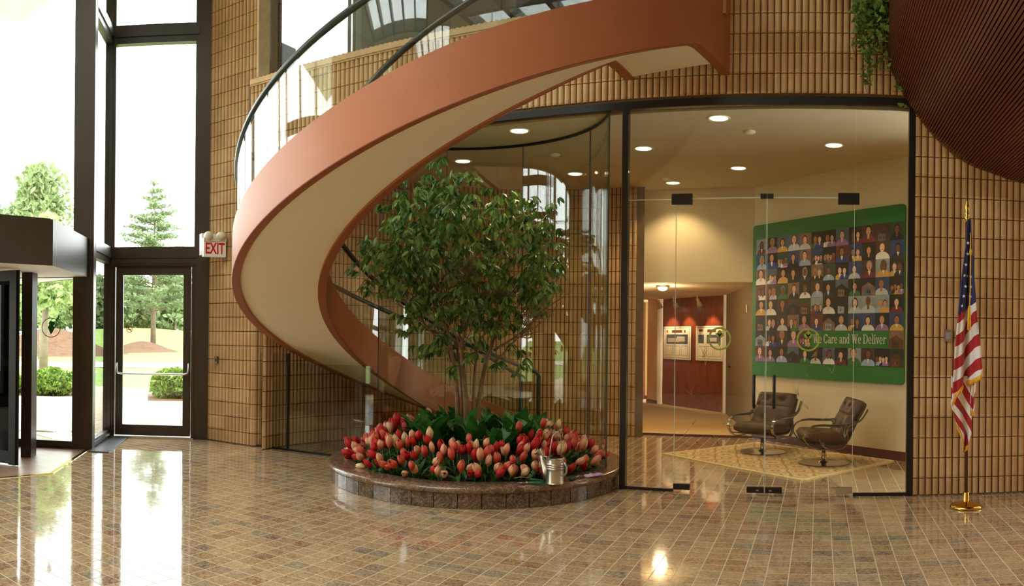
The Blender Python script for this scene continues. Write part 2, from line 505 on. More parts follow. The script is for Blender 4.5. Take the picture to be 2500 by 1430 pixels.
# ---- interior lounge behind the glass
ZC = 3.50
mb = MB(); mb.prism([(-7.0, YW+.16), (.84, YW+.16), (2.6, YW+.2), (2.6, 7.1), (-.9, 10.64), (-4.5, 10.64), (-7.0, 10.0)], ZC, ZC+.08)
struct(mb.obj('ceiling', M_CEIL))
S2 = .7071
mb = MB(); mb.obox((-.92, 10.604), (S2, -S2), (S2, S2), (0, 4.0), (0, .12), (-.05, ZC)); struct(mb.obj('wall_mural', M_CREAM))
mb = MB(); mb.obox((-.92, 10.604), (S2, -S2), (S2, S2), (0, 4.0), (-.012, 0), (0, .105)); struct(mb.obj('baseboard_mural', M_BASEB))
mb = MB(); mb.box(-4.6, -.9, 10.62, 10.72, 2.18, ZC+.02); struct(mb.obj('wall_bulkhead', M_CREAM))
mb = MB(); mb.prism([(-.9, 10.72), (-4.6, 10.72), (-6.5, 16.8), (-1.0, 16.8)], 2.18, 2.26); struct(mb.obj('ceiling_corridor', M_CREAM))
mb = MB(); mb.prism([(-.9, 10.62), (-4.6, 10.62), (-6.5, 16.8), (-1.0, 16.8)], -.1, .025); struct(mb.obj('floor_corridor', M_CARPET))
mb = MB(); mb.box(-4.5, -.92, 10.60, 10.64, 0, .03); struct(mb.obj('trim_carpet_step', M_BASEB))
# corridor walls
mb = MB(); mb.obox((-3.20, 15.34), (S2, -S2), (S2, S2), (0, 2.05), (0, .1), (0, 2.2)); w_wood = struct(mb.obj('wall_wood', M_WOODW))
m_ = MB()
for k, (a0, a1) in enumerate(((.012, .69), (.70, 1.36), (1.37, 2.03))):
    m_ = MB(); m_.obox((-3.20, 15.34), (S2, -S2), (S2, S2), (a0, a1), (-.012, 0), (.03, 2.14)); m_.obj('panel', M_WOODW, w_wood)
mb = MB(); mb.obox((-3.24, 15.38), (S2, -S2), (S2, S2), (-.38, 0), (-.10, .3), (0, 2.2)); struct(mb.obj('wall_column', M_CREAM))
mb = MB(); mb.obox((-3.24, 15.38), (S2, -S2), (S2, S2), (-.39, .01), (-.115, -.10), (.02, .10)); struct(mb.obj('baseboard_column', M_BASEB))
mb = MB(); mb.box(-5.6, -3.3, 16.5, 16.6, 0, 2.2); struct(mb.obj('wall_far', plain('ochre_wall', srgb(198, 170, 104), .85, var=.03)))
mb = MB(); mb.box(-5.6, -3.3, 16.485, 16.5, 0, .10); struct(mb.obj('baseboard_far', M_BASEB))
mb = MB(); mb.box(-3.93, -3.84, 16.25, 16.5, .02, 2.16); struct(mb.obj('trim_far_door_jamb', M_BASEB))
mb = MB(); mb.add([(-3.0, 10.72, 0), (-4.45, 16.5, 0), (-4.45, 16.5, 2.2), (-3.0, 10.72, 2.2)], [(0, 1, 2, 3)])
mb.add([(-3.1, 10.72, 0), (-4.55, 16.5, 0), (-4.55, 16.5, 2.2), (-3.1, 10.72, 2.2)], [(3, 2, 1, 0)])
struct(mb.obj('wall_left_corridor', M_WOODW))
mb = MB(); mb.add([(-.92, 10.62, 0), (-1.70, 13.78, 0), (-1.70, 13.78, 2.2), (-.92, 10.62, 2.2)], [(3, 2, 1, 0)])
mb.add([(-.80, 10.62, 0), (-1.58, 13.78, 0), (-1.58, 13.78, 2.2), (-.80, 10.62, 2.2)], [(0, 1, 2, 3)])
struct(mb.obj('wall_right_corridor', M_TAUPE))
mb = MB(); mb.obox((-1.72, 13.80), (-.24, .97), (-.97, -.24), (0, .09), (-.1, .03), (0, 2.18)); struct(mb.obj('trim_corridor_corner', M_CREAM))

# ---- glass front: header, posts, sills
mb = MB(); mb.box(-4.9, .835, YW-.03, YW+.03, 3.490, 3.558); struct(mb.obj('trim_header', M_BLACKM))
mb = MB(); mb.box(-1.812, -1.757, YW-.03, YW+.05, 0, 3.49); struct(mb.obj('trim_post_left', M_BLACKM))
mb = MB(); mb.box(.785, .835, YW-.03, YW+.05, 0, 3.49); struct(mb.obj('trim_post_right', M_BLACKM))
mb = MB(); mb.box(-1.757, -1.31, YW-.012, YW+.02, 0, .025); mb.box(.31, .785, YW-.012, YW+.02, 0, .025); struct(mb.obj('trim_sill_track', M_BLACKM))
M_GLASSF = glassmat('front_glass', (.95, .965, .95, 1), .022)
def pane(name, x0, x1, z0, z1, y=YW, th=.012, m=M_GLASSF, edge=True):
    m_ = MB(); m_.box(x0, x1, y-th/2, y+th/2, z0, z1)
    o = struct(m_.obj(name, m)); return o
pane('window_1', -1.755, -1.312, .025, 3.487)
pane('window_2', -1.306, .306, 2.662, 3.487)
pane('window_3', .312, .784, .025, 3.487)
def edge_strip(o, x0, x1, z0, z1, y=YW):
    m_ = MB(); m_.box(x0, x1, y-.0065, y+.0065, z0, z1); return m_.obj('glass_edge', M_GEDGE, o)
w2 = bpy.data.objects['window_2']; edge_strip(w2, -1.306, .306, 2.652, 2.662)
m_ = MB(); m_.box(-1.755, -1.312, YW-.002, YW+.002, 2.652, 2.660); m_.obj('glass_edge', M_GEDGE, bpy.data.objects['window_1'])

# glass doors with patch fittings and pulls
def ring_pts(cx, cz, r, n, y): return [(cx+r*cos(2*pi*i/n), y, cz+r*sin(2*pi*i/n)) for i in range(n+1)]
M_ETCH = plain('gold_green_etching', srgb(150, 158, 62), .5, var=.25, scale=40)
M_FROST = plain('frosted_etching', srgb(150, 142, 104), .7, var=.1)
def glass_door(name, x0, x1, hinge, label):
    o = struct(pane(name, x0, x1, .012, 2.648)); e = .0065
    for (a, b) in (((x0, x0+.004)), ((x1-.004, x1))):
        m_ = MB(); m_.box(a, b, YW-e, YW+e, .012, 2.648); m_.obj('glass_edge', M_GEDGE, o)
    hx = (x0-.04, x0+.15) if hinge < 0 else (x1-.15, x1+.04)
    m_ = MB(); m_.box(hx[0], hx[1], YW-.018, YW+.018, 2.60, 2.70); m_.obj('patch_fitting', M_BLACKM, o)
    hx = (x0, x0+.15) if hinge < 0 else (x1-.15, x1)
    m_ = MB(); m_.box(hx[0], hx[1], YW-.02, YW+.02, .022, .075); m_.obj('bottom_pivot', M_BLACKM if hinge < 0 else M_STEEL, o)
    lx = (x1-.155, x1-.004) if hinge < 0 else (x0+.004, x0+.155)
    m_ = MB(); m_.box(lx[0], lx[1], YW-.02, YW+.02, .018, .068); lk = m_.obj('floor_lock', M_BLACKM, o)
    m_ = MB(); cx = sum(lx)/2+(.02 if hinge < 0 else -.03)
    m_.box(cx-.012, cx+.012, YW-.0215, YW-.02, .034, .046); m_.obj('lock_mark', M_STEEL, lk)
    tx = (x1-.055, x1) if hinge < 0 else (x0, x0+.055)
    m_ = MB(); m_.box(tx[0], tx[1], YW-.018, YW+.018, 2.648, 2.69); m_.obj('top_stop', M_BLACKM, o)
    px = x1-.092 if hinge < 0 else x0+.081
    m_ = MB()
    m_.tube([(px, YW-.02, .80), (px, YW-.07, .785), (px, YW-.085, .81), (px, YW-.085, .93), (px, YW-.085, 1.04), (px, YW-.075, 1.065), (px, YW-.02, 1.06)], .0145, 8)
    m_.obj('door_pull', M_BLACKM, o, smooth=True)
    ex = -.897 if hinge < 0 else -.102
    m_ = MB(); cz = 1.39
    vs, fs = [], []
    for i in range(36):
        a = 2*pi*i/36
        for r in (.088, .105): vs.append((ex+r*cos(a), YW-.0075, cz+r*sin(a)))
    for i in range(36): j = (i+1) % 36; fs.append((2*i, 2*i+1, 2*j+1, 2*j))
    m_.add(vs, fs)
    leafs = [(0, .052, 0, .022), (.016, .03, .7, .018), (-.016, .03, -.7, .018), (0, -.045, pi, .012)]
    for (lx_, lz_, an, w) in leafs:
        v = []
        for (q, r) in ((-.5, 0), (-.2, .8), (.15, 1), (.5, 0), (.15, -1), (-.2, -.8)):
            L = .062 if an != pi else .05
            x_, z_ = r*w, q*L
            v.append((ex+lx_+x_*cos(an)+z_*sin(an), YW-.0075, cz+lz_-x_*sin(an)+z_*cos(an)))
        m_.add(v, [tuple(range(6))])
    m_.obj('etched_emblem', M_ETCH, o)
    m_ = MB(); rr = random.Random(hinge+5)
    for k in range(13):
        bx, bz = rr.uniform(x0+.05, x1-.05), rr.uniform(.35, 1.25)
        an0 = rr.uniform(-1.2, 1.2)
        for q in range(rr.randint(2, 4)):
            an = an0+rr.uniform(-.5, .5); L = rr.uniform(.08, .17); bend = rr.uniform(-.8, .8); prev = None
            for s_ in range(6):
                u = s_/5; w = .0028*(1-u); ang = an+bend*u
                x_, z_ = bx+L*u*sin(ang), bz+L*u*cos(ang)
                cur = [(x_-w, YW-.0072, z_), (x_+w, YW-.0072, z_)]
                if prev: m_.add(prev+cur[::-1], [(0, 1, 2, 3)])
                prev = cur
    m_.obj('etched_grass', M_FROST, o)
    return o
glass_door('door_1', -1.307, -.484, -1, '')
glass_door('door_2', -.478, .304, 1, '')

# curved glass behind the tree, standing on the planter
GC, GR = (-3.32, 6.254), 1.48
def gpt(a, r=GR): return GC[0]+r*cos(a), GC[1]+r*sin(a)
gaps = [radians(x) for x in (22, 46, 85, 119, 149)]
wc = None
for k in range(4):
    a0, a1 = gaps[k], gaps[k+1]
    m_ = MB(); n = 14; e = .003
    for r, fl in ((GR-.006, True), (GR+.006, False)):
        m_.grid(lambda u, v: gpt(a0+e+(a1-a0-2*e)*u, r)+(.165+v*(3.487-.165),), n, 1, 0, fl)
    o = struct(m_.obj('window_%d' % (4+k), M_GLASSC, smooth=True))
    m_ = MB()
    x, y = gpt(a1); ux = (cos(a1), sin(a1)); uy = (-sin(a1), cos(a1))
    m_.obox((x, y), ux, uy, (-.0065, .0065), (-.0025, .0025), (.165, 3.487)); m_.obj('glass_joint', M_BLACKM, o)
m_ = MB(); m_.obox(gpt(gaps[0]), (cos(gaps[0]), sin(gaps[0])), (-sin(gaps[0]), cos(gaps[0])), (-.007, .007), (-.003, .003), (.165, 3.487))
struct(m_.obj('trim_glass_end', plain('green_glass_edge', srgb(60, 84, 66), .3)))
m_ = MB(); m_.tube([gpt(gaps[0]+(gaps[-1]-gaps[0])*i/30)+(3.487,) for i in range(31)], .016, 6)
struct(m_.obj('trim_curved_track', M_BLACKM))
# low glass screen under the stair
for nm, x0, x1, z1 in (('window_8', -6.30, -5.845, 1.16), ('window_9', -5.838, -4.62, 1.05)):
    m_ = MB(); m_.box(x0, x1, 6.974, 6.986, .02, z1); struct(m_.obj(nm, M_GLASSC))
m_ = MB(); m_.box(-6.34, -4.6, 6.965, 6.995, 0, .022); struct(m_.obj('trim_low_track', M_BLACKM))
m_ = MB(); m_.box(-5.85, -5.832, 6.968, 6.992, .02, 1.16); struct(m_.obj('trim_low_mullion', M_BLACKM))

# ---- entrance glazing
ZB1, ZB2, ZT1, ZT2 = 5.21, 5.455, 2.295, 2.525
def frame_run(name, o, u, w, L, posts, beams, dep=.12):
    """posts: (t0, t1, z0, z1); beams: (z0, z1)"""
    m_ = MB()
    for (a, b, z0, z1) in posts: m_.obox(o, u, w, (a, b), (-dep/2, dep/2), (z0, z1))
    for (z0, z1, a, b) in beams:
        m_.obox(o, u, w, (a, b), (-dep/2+.005, dep/2-.005), (z0, z1))
        m_.obox(o, u, w, (a, b), (-dep/2-.012, dep/2+.012), (z0+(z1-z0)*.35, z1-(z1-z0)*.28))
    return struct(m_.obj(name, M_BRONZE))
def opane(name, o, u, w, a, b, z0, z1, m=M_GLASS, off=0):
    m_ = MB(); m_.obox(o, u, w, (a, b), (off-.005, off+.005), (z0, z1)); return struct(m_.obj(name, m))
frame_run('trim_side_door_frame', PA, D1, NN, 1.34, [(-.03, .09, 0, TOP), (1.15, 1.345, 0, TOP), (.075, .10, 0, ZT1), (1.12, 1.16, 0, ZT1)],
          [(ZB1, ZB2, .05, 1.2), (ZT1, ZT2, .05, 1.2), (ZT1-.03, ZT1+.01, .05, 1.2), (6.95, TOP, .05, 1.2)])
opane('window_10', PA, D1, NN, .09, 1.15, ZT2, ZB1)
opane('window_11', PA, D1, NN, .09, 1.15, ZB2, 6.95)
frame_run('trim_return_frame', PA, NN, D1, 1.12, [(.0, .07, 0, TOP), (1.02, 1.16, 0, TOP)],
          [(ZB1, ZB2, .05, 1.1), (ZT1, ZT2, .05, 1.1), (0, .10, .05, 1.1), (6.95, TOP, .05, 1.1)], .10)
opane('window_12', PA, NN, D1, .07, 1.02, .10, ZT1); opane('window_13', PA, NN, D1, .07, 1.02, ZT2, ZB1); opane('window_14', PA, NN, D1, .07, 1.02, ZB2, 6.95)
ND1 = (-D1[0], -D1[1])
frame_run('trim_revolving_wall_frame', PN, ND1, NN, 6, [(-.06, .19, 0, TOP), (1.9, 2.05, 2.4, TOP), (3.8, 3.95, 0, TOP), (5.9, 6.1, 0, TOP)],
          [(6.95, TOP, 0, 6), (2.05, 2.5, .1, 6), (0, .09, .15, .95)], .14)
opane('window_15', PN, ND1, NN, .19, 1.9, 2.5, 6.95); opane('window_16', PN, ND1, NN, 2.05, 3.8, 2.5, 6.95); opane('window_17', PN, ND1, NN, 3.95, 5.9, 2.5, 6.95)
w18 = opane('window_18', PN, ND1, NN, .19, .95, .09, 2.05); opane('window_19', PN, ND1, NN, 3.95, 5.9, .09, 2.05)
# state-shape sticker in a ring on the glass beside the revolving door
ring = MB(); R_, cxa, cza = .12, .475, 1.445
def wbp(a, z, off=.008): return (PN[0]+ND1[0]*a+NN[0]*off, PN[1]+ND1[1]*a+NN[1]*off, z)
vs, fs = [], []
for i in range(40):
    a = 2*pi*i/40
    for r in (R_-.009, R_): vs.append(wbp(cxa+r*cos(a), cza+r*sin(a)))
for i in range(40): j = (i+1) % 40; fs.append((2*i, 2*i+1, 2*j+1, 2*j))
ring.add(vs, fs); ring.obj('sticker_ring', plain('sticker_grey', srgb(70, 84, 74), .5), w18)
shp = MB(); outl = [(.035, .062), (-.012, .075), (-.03, .05), (-.022, .03), (-.04, 0), (-.028, -.02), (-.006, -.075), (.01, -.06), (.03, -.02), (.042, .0), (.02, .018), (.036, .035)]
shp.add([wbp(cxa-x*1.15-.003, cza+z*1.1) for x, z in outl], [tuple(range(len(outl)))])
shp.obj('sticker_shape', plain('sticker_green', srgb(16, 96, 52), .5), w18)

# side exit door
dz = struct(MB().obj('door_3', M_BRONZE)) if False else None
m_ = MB()
m_.obox(PA, D1, NN, (.108, .205), (-.022, .022), (.03, 2.27)); m_.obox(PA, D1, NN, (1.01, 1.112), (-.022, .022), (.03, 2.27))
m_.obox(PA, D1, NN, (.2, 1.015), (-.022, .022), (2.155, 2.27)); m_.obox(PA, D1, NN, (.2, 1.015), (-.022, .022), (.03, .172))
d3 = struct(m_.obj('door_3', M_BRONZE))
m_ = MB(); m_.obox(PA, D1, NN, (.205, 1.01), (-.005, .005), (.172, 2.155)); pn_ = m_.obj('pane', M_GLASS, d3)
m_ = MB(); q = lambda a, b, z: (PA[0]+D1[0]*a+NN[0]*b, PA[1]+D1[1]*a+NN[1]*b, z)
m_.tube([q(.135, .03, 1.0), q(.135, .075, .985), q(.135, .085, .90), q(.15, .085, .862), q(.2, .085, .85), q(1.03, .085, .85), q(1.075, .085, .862), q(1.09, .085, .90), q(1.09, .075, .985), q(1.09, .03, 1.0)], .013, 8)
m_.obj('push_bar', M_STEEL, d3, smooth=True)
m_ = MB(); vs = []; fs = []
sx, sz = .29, 1.435
for i in range(24):
    a = 2*pi*i/24
    for r in (.034, .043): vs.append(q(sx+r*cos(a), .008, sz+r*sin(a)))
for i in range(24): j = (i+1) % 24; fs.append((2*i, 2*j, 2*j+1, 2*i+1))
m_.add(vs, fs)
m_.add([q(sx-.03, .008, sz+.022), q(sx-.022, .008, sz+.03), q(sx+.03, .008, sz-.022), q(sx+.022, .008, sz-.03)], [(0, 1, 2, 3)])
m_.add([q(sx-.028, .0075, sz-.006), q(sx+.026, .0075, sz-.006), q(sx+.026, .0075, sz+.006), q(sx-.028, .0075, sz+.006)], [(0, 1, 2, 3)])
m_.obj('no_smoking_sticker', plain('sticker_red', srgb(206, 50, 40), .5), pn_)
m_ = MB(); m_.obox(PA, D1, NN, (.06, 1.16), (-.05, .09), (0, .022)); struct(m_.obj('trim_threshold', M_STEEL))

# ---- second floor behind the glass above the coping
M_DKGLASS = glassmat('upper_glass', (.55, .57, .56, 1), .07)
xs = [-6.30, -5.3, -4.35, -3.75, -3.2, -2.5, -1.85, -1.2]
for k in range(7):
    m_ = MB(); m_.box(xs[k]+.004, xs[k+1]-.004, 6.90, 6.912, 4.46, TOP); struct(m_.obj('window_%d' % (20+k), M_DKGLASS))
m_ = MB()
m_.box(-6.33, -6.12, 6.9, 7.05, 4.46, TOP)
m_.box(-1.2, -1.1, 6.86, 6.95, 4.46, TOP)
struct(m_.obj('trim_upper_jamb', M_COPING))
M_GREY = plain('grey_interior', srgb(120, 116, 108), .9, var=.05)
m_ = MB(); m_.box(-6.4, 2.9, 7.0, 11, 3.62, 3.75); struct(m_.obj('floor_upper', M_GREY))
m_ = MB(); m_.box(-6.4, 2.9, 10.9, 11, 3.75, TOP); m_.box(-6.5, -6.4, 9.25, 11, 3.75, TOP); m_.box(-6.5, -6.4, 7.0, 7.45, 3.75, TOP); m_.box(-6.5, -6.4, 7.45, 9.25, 3.75, 4.3); struct(m_.obj('wall_upper_back', M_GREY))
m_ = MB(); m_.box(-6.455, -6.445, 7.45, 9.25, 4.3, TOP); w60 = struct(m_.obj('window_60', M_GLASS))
m_ = MB(); m_.box(-6.47, -6.43, 9.12, 9.15, 4.3, TOP); m_.box(-6.47, -6.43, 9.0, 9.03, 4.3, TOP); m_.obj('mullion', M_BRONZE, w60)
m_ = MB(); m_.box(-6.42, -6.41, 7.45, 7.75, 4.5, 5.15); m_.obj('blind', plain('pale_blue_blind', srgb(196, 204, 222), .8), w60)
m_ = MB(); m_.box(-6.4, 2.9, 7.0, 11, TOP, TOP+.1); struct(m_.obj('ceiling_upper', M_GREY))
# ---- rest of the hall, behind and beside the camera
SKX, SKY_ = (-6.2, -2.2), (-4.2, 3.6)          # skylight opening over the hall
m_ = MB()
m_.box(-12.5, SKX[0], -5.2, YW+.6, TOP, TOP+.12); m_.box(SKX[1], 4.6, -5.2, YW+.6, TOP, TOP+.12)
m_.box(SKX[0], SKX[1], -5.2, SKY_[0], TOP, TOP+.12); m_.box(SKX[0], SKX[1], SKY_[1], YW+.6, TOP, TOP+.12)
struct(m_.obj('ceiling_hall', M_WHITE))
m_ = MB()
for k in range(6):
    x = SKX[0]+(SKX[1]-SKX[0])*k/5; m_.box(x-.05, x+.05, SKY_[0], SKY_[1], TOP-.1, TOP+.12)
for k in range(5):
    y = SKY_[0]+(SKY_[1]-SKY_[0])*k/4; m_.box(SKX[0], SKX[1], y-.05, y+.05, TOP-.1, TOP+.12)
struct(m_.obj('trim_skylight', M_BRONZE))
m_ = MB(); m_.box(SKX[0], SKX[1], SKY_[0], SKY_[1], TOP+.05, TOP+.06); struct(m_.obj('window_50', M_GLASS))
m_ = MB(); m_.box(-6.1, 4.5, -5.2, -5.0, -.1, TOP)
w_beh = struct(m_.obj('wall_behind', M_MORT))
m_ = MB()
for c in range(170):
    for k in range(39):
        x = -6.0+c*RIB; z = .012+k*CRS
        m_.box(x, x+RIB*.88, -5.0, -4.975, z, z+CRS-.008)
stuff(m_.obj('brick_field', M_BRICK, w_beh))
m_ = MB(); m_.box(4.4, 4.6, -5.2, YW+.2, -.1, TOP); struct(m_.obj('wall_far_right', M_BRICK))
m_ = MB(); m_.box(2.9, 4.5, -5.2, YW+.2, -.12, -.001); struct(m_.obj('floor_beyond', M_TILE))
L = hypot(PWB[0]+6, PWB[1]+5); uu = ((-6-PWB[0])/L, (-5-PWB[1])/L); ww = (uu[1], -uu[0])
m_ = MB()
for k in range(4): m_.obox(PWB, uu, ww, (L*k*.26/1.5-.09, L*k*.26/1.5+.09), (-.06, .06), (0, TOP))
for z in (0, 2.4, 5.2, 6.95): m_.obox(PWB, uu, ww, (0, L*.52), (-.05, .05), (z, z+.25))
struct(m_.obj('trim_left_glazing', M_BRONZE))
m_ = MB(); m_.obox(PWB, uu, ww, (L*.52, L), (-.1, .1), (0, TOP)); struct(m_.obj('wall_left_light_block', M_BRICK))  # unseen; brick added across the glazing to cut light on the right wall
for k in range(2):
    opane('window_%d' % (40+k), PWB, uu, ww, L*.26*k, L*.26*(k+1), .25, 6.95)
# portals steer the sky light through the openings
cA = q(.62, .3, 3.9); portal((cA[0]+.1, cA[1], 3.6), (cA[0]+NN[0], cA[1]+NN[1], 3.6), 1.2, 6.4)
c_ = (PN[0]+ND1[0]*3+NN[0]*.2, PN[1]+ND1[1]*3+NN[1]*.2, 4.7); portal(c_, (c_[0]+NN[0], c_[1]+NN[1], 4.7), 6, 4.6)
c_ = (PWB[0]+uu[0]*L*.26, PWB[1]+uu[1]*L*.26, 3.6)
n_ = (ww[0], ww[1]) if ww[0] > 0 else (-ww[0], -ww[1])
portal((c_[0]+n_[0]*.2, c_[1]+n_[1]*.2, 3.6), (c_[0]+n_[0], c_[1]+n_[1], 3.6), L*.52, 7)
portal((-4.2, -.3, TOP-.15), (-4.2, -.3, 0), 4.0, 7.8)
# ================================================================== CURVED STAIR
stair = thing('curved_stair', 'curved copper stair with glass sides sweeping over the planter to the upper floor', 'staircase', (SC[0], SC[1], 0))
S_H, S_RAIL, SLOPE, ZTOP = .427, 1.086, .945, 4.159
PH0, PH1 = .10, 4.62                           # clockwise angle from east, radians
PK = .33                                      # below this angle the underside arches down to the wall
def zb(ph, inner=0.0):
    p0 = .10+.06*inner
    if ph < PK: return ZTOP-SLOPE*PK-(ZTOP-SLOPE*PK-3.755)*max(0, (PK-ph)/(PK-p0))**1.5
    return ZTOP-SLOPE*ph
def zl(ph): return ZTOP-SLOPE*ph
def sp(ph, r, z): return (r*cos(ph)+.09*max(0, (PK-ph)/.23)**1.5, -r*sin(ph), z)      # local to the stair axis
def stringer(name, r0, r1, inner):
    m_ = MB(); n = 110; rows = []
    for i in range(n+1):
        ph = PH0+(.06 if inner else 0)+(PH1-PH0-(.06 if inner else 0))*i/n
        z0, z1 = max(0.0, zb(ph, inner)), max(.02, zl(ph)+S_H)
        rows.append([sp(ph, r0, z0), sp(ph, r1, z0), sp(ph, r1, z1), sp(ph, r0, z1)])
    vs = [p for r in rows for p in r]; fs = []
    for i in range(n):
        for j in range(4):
            fs.append((i*4+j, i*4+(j+1) % 4, (i+1)*4+(j+1) % 4, (i+1)*4+j))
    fs += [(3, 2, 1, 0), (n*4, n*4+1, n*4+2, n*4+3)]
    m_.add(vs, fs); o = m_.obj(name, M_COPPER, stair, auto=40)
    t_ = MB(); vs = []; fs = []  # added strip along the stringer's underside, shade painted into its colour
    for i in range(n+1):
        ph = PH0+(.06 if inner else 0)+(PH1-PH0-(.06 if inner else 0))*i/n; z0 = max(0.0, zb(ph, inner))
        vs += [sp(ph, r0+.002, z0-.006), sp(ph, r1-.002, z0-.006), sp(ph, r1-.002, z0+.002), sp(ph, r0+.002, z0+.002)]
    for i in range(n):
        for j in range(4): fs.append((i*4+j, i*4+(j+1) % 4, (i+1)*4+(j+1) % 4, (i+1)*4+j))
    t_.add(vs, fs); t_.obj('shade_strip', M_COPPERSHADE, o, auto=40)
    return o
M_COPPERSHADE = plain('painted_shade_copper', srgb(150, 88, 58), .5, var=.05)  # stringer copper darkened to stand for the shade beneath it
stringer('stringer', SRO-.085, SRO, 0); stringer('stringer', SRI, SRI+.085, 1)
m_ = MB(); n = 110
def sof(u, v):
    ph = PH0+.07+(4.44-PH0-.07)*u
    z = zb(ph, 1.0-v)*(1)+.022
    return sp(ph, SRI+.08+(SRO-SRI-.16)*v, max(z, .004))
m_.grid(sof, n, 4); m_.obj('soffit', M_SOFFIT, stair, smooth=True)
NS = 25
M_TREAD = plain('stair_carpet', srgb(150, 122, 84), .95, bump=.3, scale=50)
for k in range(NS):
    a0 = PH0+.05+(PH1-PH0-.05)*k/NS; a1 = PH0+.05+(PH1-PH0-.05)*(k+1)/NS
    z = max(.06, zl(a1)+.28); m_ = MB()
    P = [sp(a0+(a1-a0)*i/3, SRO-.086, 0)[:2] for i in range(4)]+[sp(a1-(a1-a0)*i/3, SRI+.086, 0)[:2] for i in range(4)]
    m_.prism(P, z-.05, z); m_.obj('tread', M_TREAD, stair)
# glass sides
def gside(r, a0, a1, ztrim=.03):
    m_ = MB(); n = 26
    for rr_, fl in ((r-.005, False), (r+.005, True)):
        m_.grid(lambda u, v: sp(a0+(a1-a0)*u, rr_, max(.02, zl(a0+(a1-a0)*u)+S_H-.02)+v*(S_RAIL-S_H)), n, 1, 0, fl)
    return m_.obj('glass_side', M_GLASSB, stair, smooth=True)
for r in (SRO-.04, SRI+.04):
    for k in range(5): gside(r, PH0+.03+k*.895, PH0+.03+(k+1)*.895-.006)
for r in (SRO-.04, SRI+.04):
    e = 4.54
    path = [sp(PH0+.02+(e-PH0-.02)*i/90, r, zl(PH0+.02+(e-PH0-.02)*i/90)+S_RAIL) for i in range(91)]
    z_e = path[-1][2]
    path += [sp(e+.045, r, z_e-.035), sp(e+.06, r, z_e-.09), sp(e+.06, r, .35), sp(e+.06, r, .0)]
    m_ = MB(); m_.tube(path, .028, 10); m_.obj('handrail', M_RAIL, stair, smooth=True)
# fixing bracket where the stair meets the upper wall
m_ = MB(); m_.box(2.49, 2.54, -.42, -.25, 4.25, 4.40); m_.obj('wall_bracket', M_COPPER, stair)

# ================================================================== PLANTER
pl = thing('round_planter', 'low round marble planter with rounded rim under the curved stair', 'planter', (PC[0], PC[1], 0))
m_ = MB(); m_.lathe([(1.40, 0), (1.40, .125)], 96); m_.obj('base', M_MORT, pl, smooth=True)
# facing slabs, one by one
nf = 46
for k in range(nf):
    a0, a1 = 2*pi*k/nf+.0022, 2*pi*(k+1)/nf-.0022
    if sin((a0+a1)/2) > .35: continue
    m_ = MB(); vs = []
    for a in (a0, (a0+a1)/2, a1):
        for r in (1.398, 1.445):
            for z in (.002, .122): vs.append((r*cos(a), r*sin(a), z))
    fs = []
    for i in range(2):
        b = i*4; c = b+4
        fs += [(b+2, c+2, c+3, b+3), (b+3, c+3, c+1, b+1), (b, c, c+2, b+2)]
    fs += [(0, 2, 3, 1), (8, 9, 11, 10)]
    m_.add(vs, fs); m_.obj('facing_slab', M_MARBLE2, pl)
m_ = MB(); prof = [(1.22, .10), (1.22, .178), (1.235, .182), (1.44, .182)]+[(1.44+.034*sin(pi*i/8), .151+.031*cos(pi*i/8)) for i in range(1, 9)]+[(1.40, .118), (1.22, .10)]
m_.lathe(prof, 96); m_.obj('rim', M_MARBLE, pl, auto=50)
m_ = MB(); M_SOIL = plain('dark_soil', srgb(38, 28, 20), .95, var=.3, scale=30, bump=.6)
m_.lathe([(0, .30), (.5, .27), (.95, .20), (1.24, .14)], 48); m_.obj('soil', M_SOIL, pl, smooth=True)
# ================================================================== REVOLVING DOOR
rv = thing('revolving_door', 'dark bronze revolving door under an angular canopy by the entrance glazing', 'door', (OC[0], OC[1], 0))
loc8 = [(p[0]-OC[0], p[1]-OC[1]) for p in OCT]
m_ = MB(); m_.prism(loc8, 2.045, 2.50, top=True, bot=False)
m_.prism([(p[0]*.985, p[1]*.985) for p in loc8], 2.50, 2.512); m_.obj('canopy', M_BRONZE, rv)
m_ = MB(); m_.prism([(p[0]*.995, p[1]*.995) for p in loc8], 2.05, 2.07); m_.obj('canopy_soffit', M_WHITE, rv)
m_ = MB()
dxy = lambda x, y: (x-OC[0], y-OC[1])
px, py = dxy(-7.345, 4.34)
m_.obox((px, py), D1, NN, (-.06, .06), (-.10, .10), (0, 2.05)); m_.obj('throat_post', M_BRONZE, rv)
ex, ey = dxy(-6.84, 3.90)
L_ = hypot(ex, ey); lu = (ex/L_, ey/L_); lw = (-lu[1], lu[0])
M_BLKGLASS = glassmat('dark_tinted_glass', (.03, .027, .025, 1), .012)
for q_, ang in enumerate((0, 120, 240)):
    ca, sa = cos(radians(ang)), sin(radians(ang))
    u_ = (lu[0]*ca-lu[1]*sa, lu[0]*sa+lu[1]*ca); w_ = (-u_[1], u_[0])
    m_ = MB()
    m_.obox((0, 0), u_, w_, (.06, .16), (-.025, .025), (.02, 2.03)); m_.obox((0, 0), u_, w_, (L_-.09, L_), (-.03, .03), (.012, 2.03))
    m_.obox((0, 0), u_, w_, (.1, L_-.05), (-.025, .025), (1.92, 2.03)); m_.obox((0, 0), u_, w_, (.1, L_-.05), (-.025, .025), (.02, .15))
    lf = m_.obj('door_leaf', M_BLACKM, rv)
    m_ = MB(); m_.obox((0, 0), u_, w_, (.16, L_-.09), (-.006, .006), (.15, 1.92)); m_.obj('pane', M_BLKGLASS, lf)
    m_ = MB(); m_.obox((0, 0), u_, w_, (L_, L_+.018), (-.008, .008), (.012, 2.03)); m_.obj('weather_brush', plain('black_brush', srgb(16, 16, 16), .9), lf)
